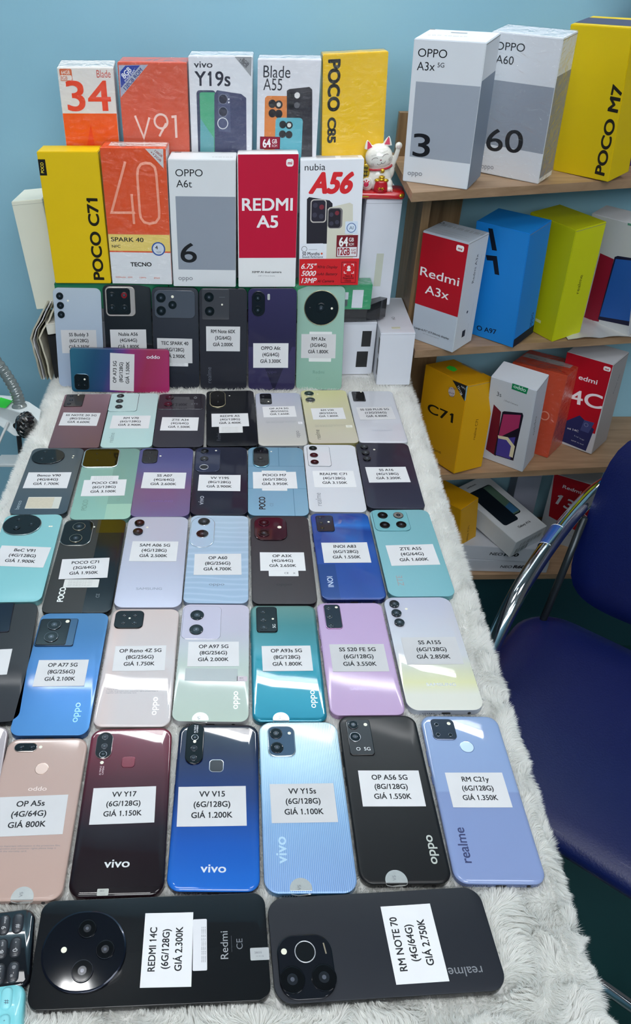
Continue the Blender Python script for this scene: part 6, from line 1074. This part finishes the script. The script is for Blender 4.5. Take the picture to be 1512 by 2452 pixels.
mesh('screw', cp(tube([(-.362, 1.077, -.088), (-.358, 1.077, -.04)], .004, 12)[0]), tube([(-.362, 1.077, -.088), (-.358, 1.077, -.04)], .004, 12)[1], mat((60, 62, 66), .4, .7), ck)
mesh('screw_hole', cp(ellipsoid((-.357, 1.0685, -.020), (.0048, .0016, .0055))[0]), ellipsoid((0, 0, 0), (.0048, .0016, .0055))[1], mat((18, 18, 20), .5), ck, smooth=True)
mesh('green_sticker', cp([(-.395, 1.088, .0048), (-.372, 1.080, .0054), (-.366, 1.104, .0054), (-.388, 1.116, .0050)]), [(0, 1, 2, 3)], mat((40, 200, 40), .4), ck)
gp = spline([(-.354, 1.096, .000), (-.356, 1.100, .018), (-.366, 1.104, .046), (-.384, 1.106, .080), (-.41, 1.106, .115), (-.44, 1.10, .15)], 14)
rad_ = [.0098+.0009*sin(i*2.1)-.00003*i for i in range(len(gp))]; rad_[0] = .014; rad_[1] = .0135; rad_[2] = .0125; rad_[3] = .0115
def clear_mat():
    m = mat((112, 122, 122), .12, 0, .9, bump=.9, bscale=90, key='clear_wrap'); return m
V, Fc = tube(gp, rad_, 16); mesh('flexible_arm', cp(V), Fc, clear_mat(), ck, smooth=True)
hl = []
for i in range(14, len(gp)-2, 2):
    p = gp[i]; hl.append(tube([(p.x+.003, p.y-.0104, p.z+.003), (p.x+.0065, p.y-.0090, p.z+.0045)], .0006, 5))
V, Fc = join(hl); mesh('arm_ribs', cp(V), Fc, mat((190, 196, 196), .2, .6), ck)
V, Fc = ellipsoid((-.335, 1.052, -.008), (.016, .022, .020), 24, 16)
V = [(x+random.uniform(-.0012, .0012), y+random.uniform(-.0012, .0012), z+random.uniform(-.0012, .0012)) for x, y, z in V]
mesh('black_wrap', cp(V), Fc, mat((14, 14, 16), .22, 0, .8, bump=1, bscale=200), ck)
V, Fc = tube(spline([(-.372, 1.08, -.02), (-.40, 1.05, -.08), (-.40, 1.02, -.16), (-.36, 1.01, -.26), (-.33, 1.02, -.40)], 8), .0022, 8)
mesh('cable', cp(V), Fc, mat((200, 204, 204), .4), ck, smooth=True)

# ------------------------------------------------------------ chair
CU = Vector((.766, -.643, 0)); CF = Vector((-.643, -.766, 0)); CC = Vector((.538, .682, 0))
ch = empty('folding_chair', Matrix.Translation((CC.x, CC.y, FZ))); tag(ch, 'folding chair with dark blue vinyl seat and back and chrome tubes', 'chair')
def cl_(u, f, z): q = CC+CU*u+CF*f; return (q.x-CC.x, q.y-CC.y, z-FZ)
vin = mat((3, 17, 76), .42, 0, .1, noise=.04, nscale=20, bump=.35, bscale=420, key='blue_vinyl')
chrome = mat((200, 204, 208), .08, 1.0, 0, noise=.0, key='chrome')
# seat
rings = []
for ins, z in ((.016, -.336), (.004, -.333), (0, -.322), (.002, -.312), (.012, -.303), (.035, -.2975), (.08, -.295), (.14, -.294)):
    rings.append([cl_(x, y, z) for x, y in rr(.44-2*ins, .40-2*ins, max(.075-ins*.6, .01), 8)])
mesh('seat', *loft(rings), vin, ch, smooth=True)
# backrest: curved pad
def pad(c, thick):
    nu_, nv_ = 22, 14; V = []; Fc = []
    for side in (0, 1):
        for j in range(nv_+1):
            for i in range(nu_+1):
                u = i/nu_*2-1; v = j/nv_*2-1
                # superellipse outline
                n_ = 4.5; k = (abs(u)**n_+abs(v)**n_)**(1/n_) if (u or v) else 0; mxx = max(abs(u), abs(v)); sc_ = mxx/k if k > 0 else 0
                U_, V_ = u*sc_, v*sc_; edge = max(0, 1-mxx**6)**.5
                f = -.200-.045*(V_*.5+.5)-.03*(1-U_*U_)*.8; th = thick*edge*(.5)
                V.append(cl_(.184*U_, f+(th if side == 0 else -th), c+.165*V_))
    n1 = (nu_+1)*(nv_+1)
    for j in range(nv_):
        for i in range(nu_):
            a = j*(nu_+1)+i; Fc.append((a, a+nu_+1, a+nu_+2, a+1)); Fc.append((n1+a, n1+a+1, n1+a+nu_+2, n1+a+nu_+1))
    return V, Fc
mesh('backrest', *pad(-.118, .034), vin, ch, smooth=True)
for sgn in (-1, 1):
    P = [(.11, -.305, -.045), (.160, -.298, -.070), (.190, -.268, -.098), (.200, -.205, -.114), (.203, -.143, -.126), (.204, -.091, -.140), (.204, -.031, -.166), (.204, .012, -.212), (.204, .04, -.27), (.204, .10, -.42), (.204, .20, -.742)]
    V, Fc = tube([cl_(sgn*a, b, c) for a, b, c in spline(P, 6)], .0125, 16); mesh('front_leg', V, Fc, chrome, ch, smooth=True)
    P = [(.178, .10, -.345), (.178, -.08, -.37), (.178, -.20, -.52), (.178, -.27, -.742)]
    V, Fc = tube([cl_(sgn*a, b, c) for a, b, c in P], .0105, 14); mesh('rear_leg', V, Fc, chrome, ch, smooth=True)
    V, Fc = tube([cl_(sgn*.186, -.215, -.12), cl_(sgn*.186, -.19, -.22), cl_(sgn*.186, -.15, -.345)], .006, 10); mesh('hinge_bar', V, Fc, mat((60, 66, 70), .3, .7), ch, smooth=True)
    V, Fc = tube([cl_(sgn*.204, .20, -.744), cl_(sgn*.204, .203, -.759)], .015, 12); mesh('rubber_foot', V, Fc, mat((20, 20, 22), .7), ch)
    V, Fc = tube([cl_(sgn*.178, -.27, -.742), cl_(sgn*.178, -.274, -.759)], .013, 12); mesh('rubber_foot', V, Fc, mat((20, 20, 22), .7), ch)
for (f, z, r_) in ((.172, -.352, .007), (.160, -.60, .009), (-.25, -.68, .009)):
    V, Fc = tube([cl_(-.2, f, z), cl_(0, f, z), cl_(.2, f, z)], r_, 12); mesh('cross_bar', V, Fc, chrome, ch, smooth=True)
V, Fc = join([box(-.19, 0, 0, .19, .33, .012)]); V = [cl_(x, .165-y, -.349+z) for x, y, z in V]
mesh('seat_board', V, [f[::-1] for f in Fc], mat((16, 18, 22), .6), ch)
# sticker round the tube
st = [cl_(-.2045, f, z) for f, z in ((-.160, -.1225), (-.145, -.1258), (-.130, -.1292), (-.118, -.1322))]
V, Fc = tube(st, .0129, 16, False); lbk = mesh('blue_sticker', V, Fc, mat((30, 70, 140), .3, 0, .3), ch, smooth=True)
V, Fc = tube([st[0], tuple(Vector(st[0])*.92+Vector(st[1])*.08)], .0131, 16, False); mesh('sticker_border', V, Fc, mat((226, 228, 230), .4), lbk)
V, Fc = tube([tuple(Vector(st[3])*.9+Vector(st[2])*.1), st[3]], .0131, 16, False); mesh('sticker_border', V, Fc, mat((226, 228, 230), .4), lbk)
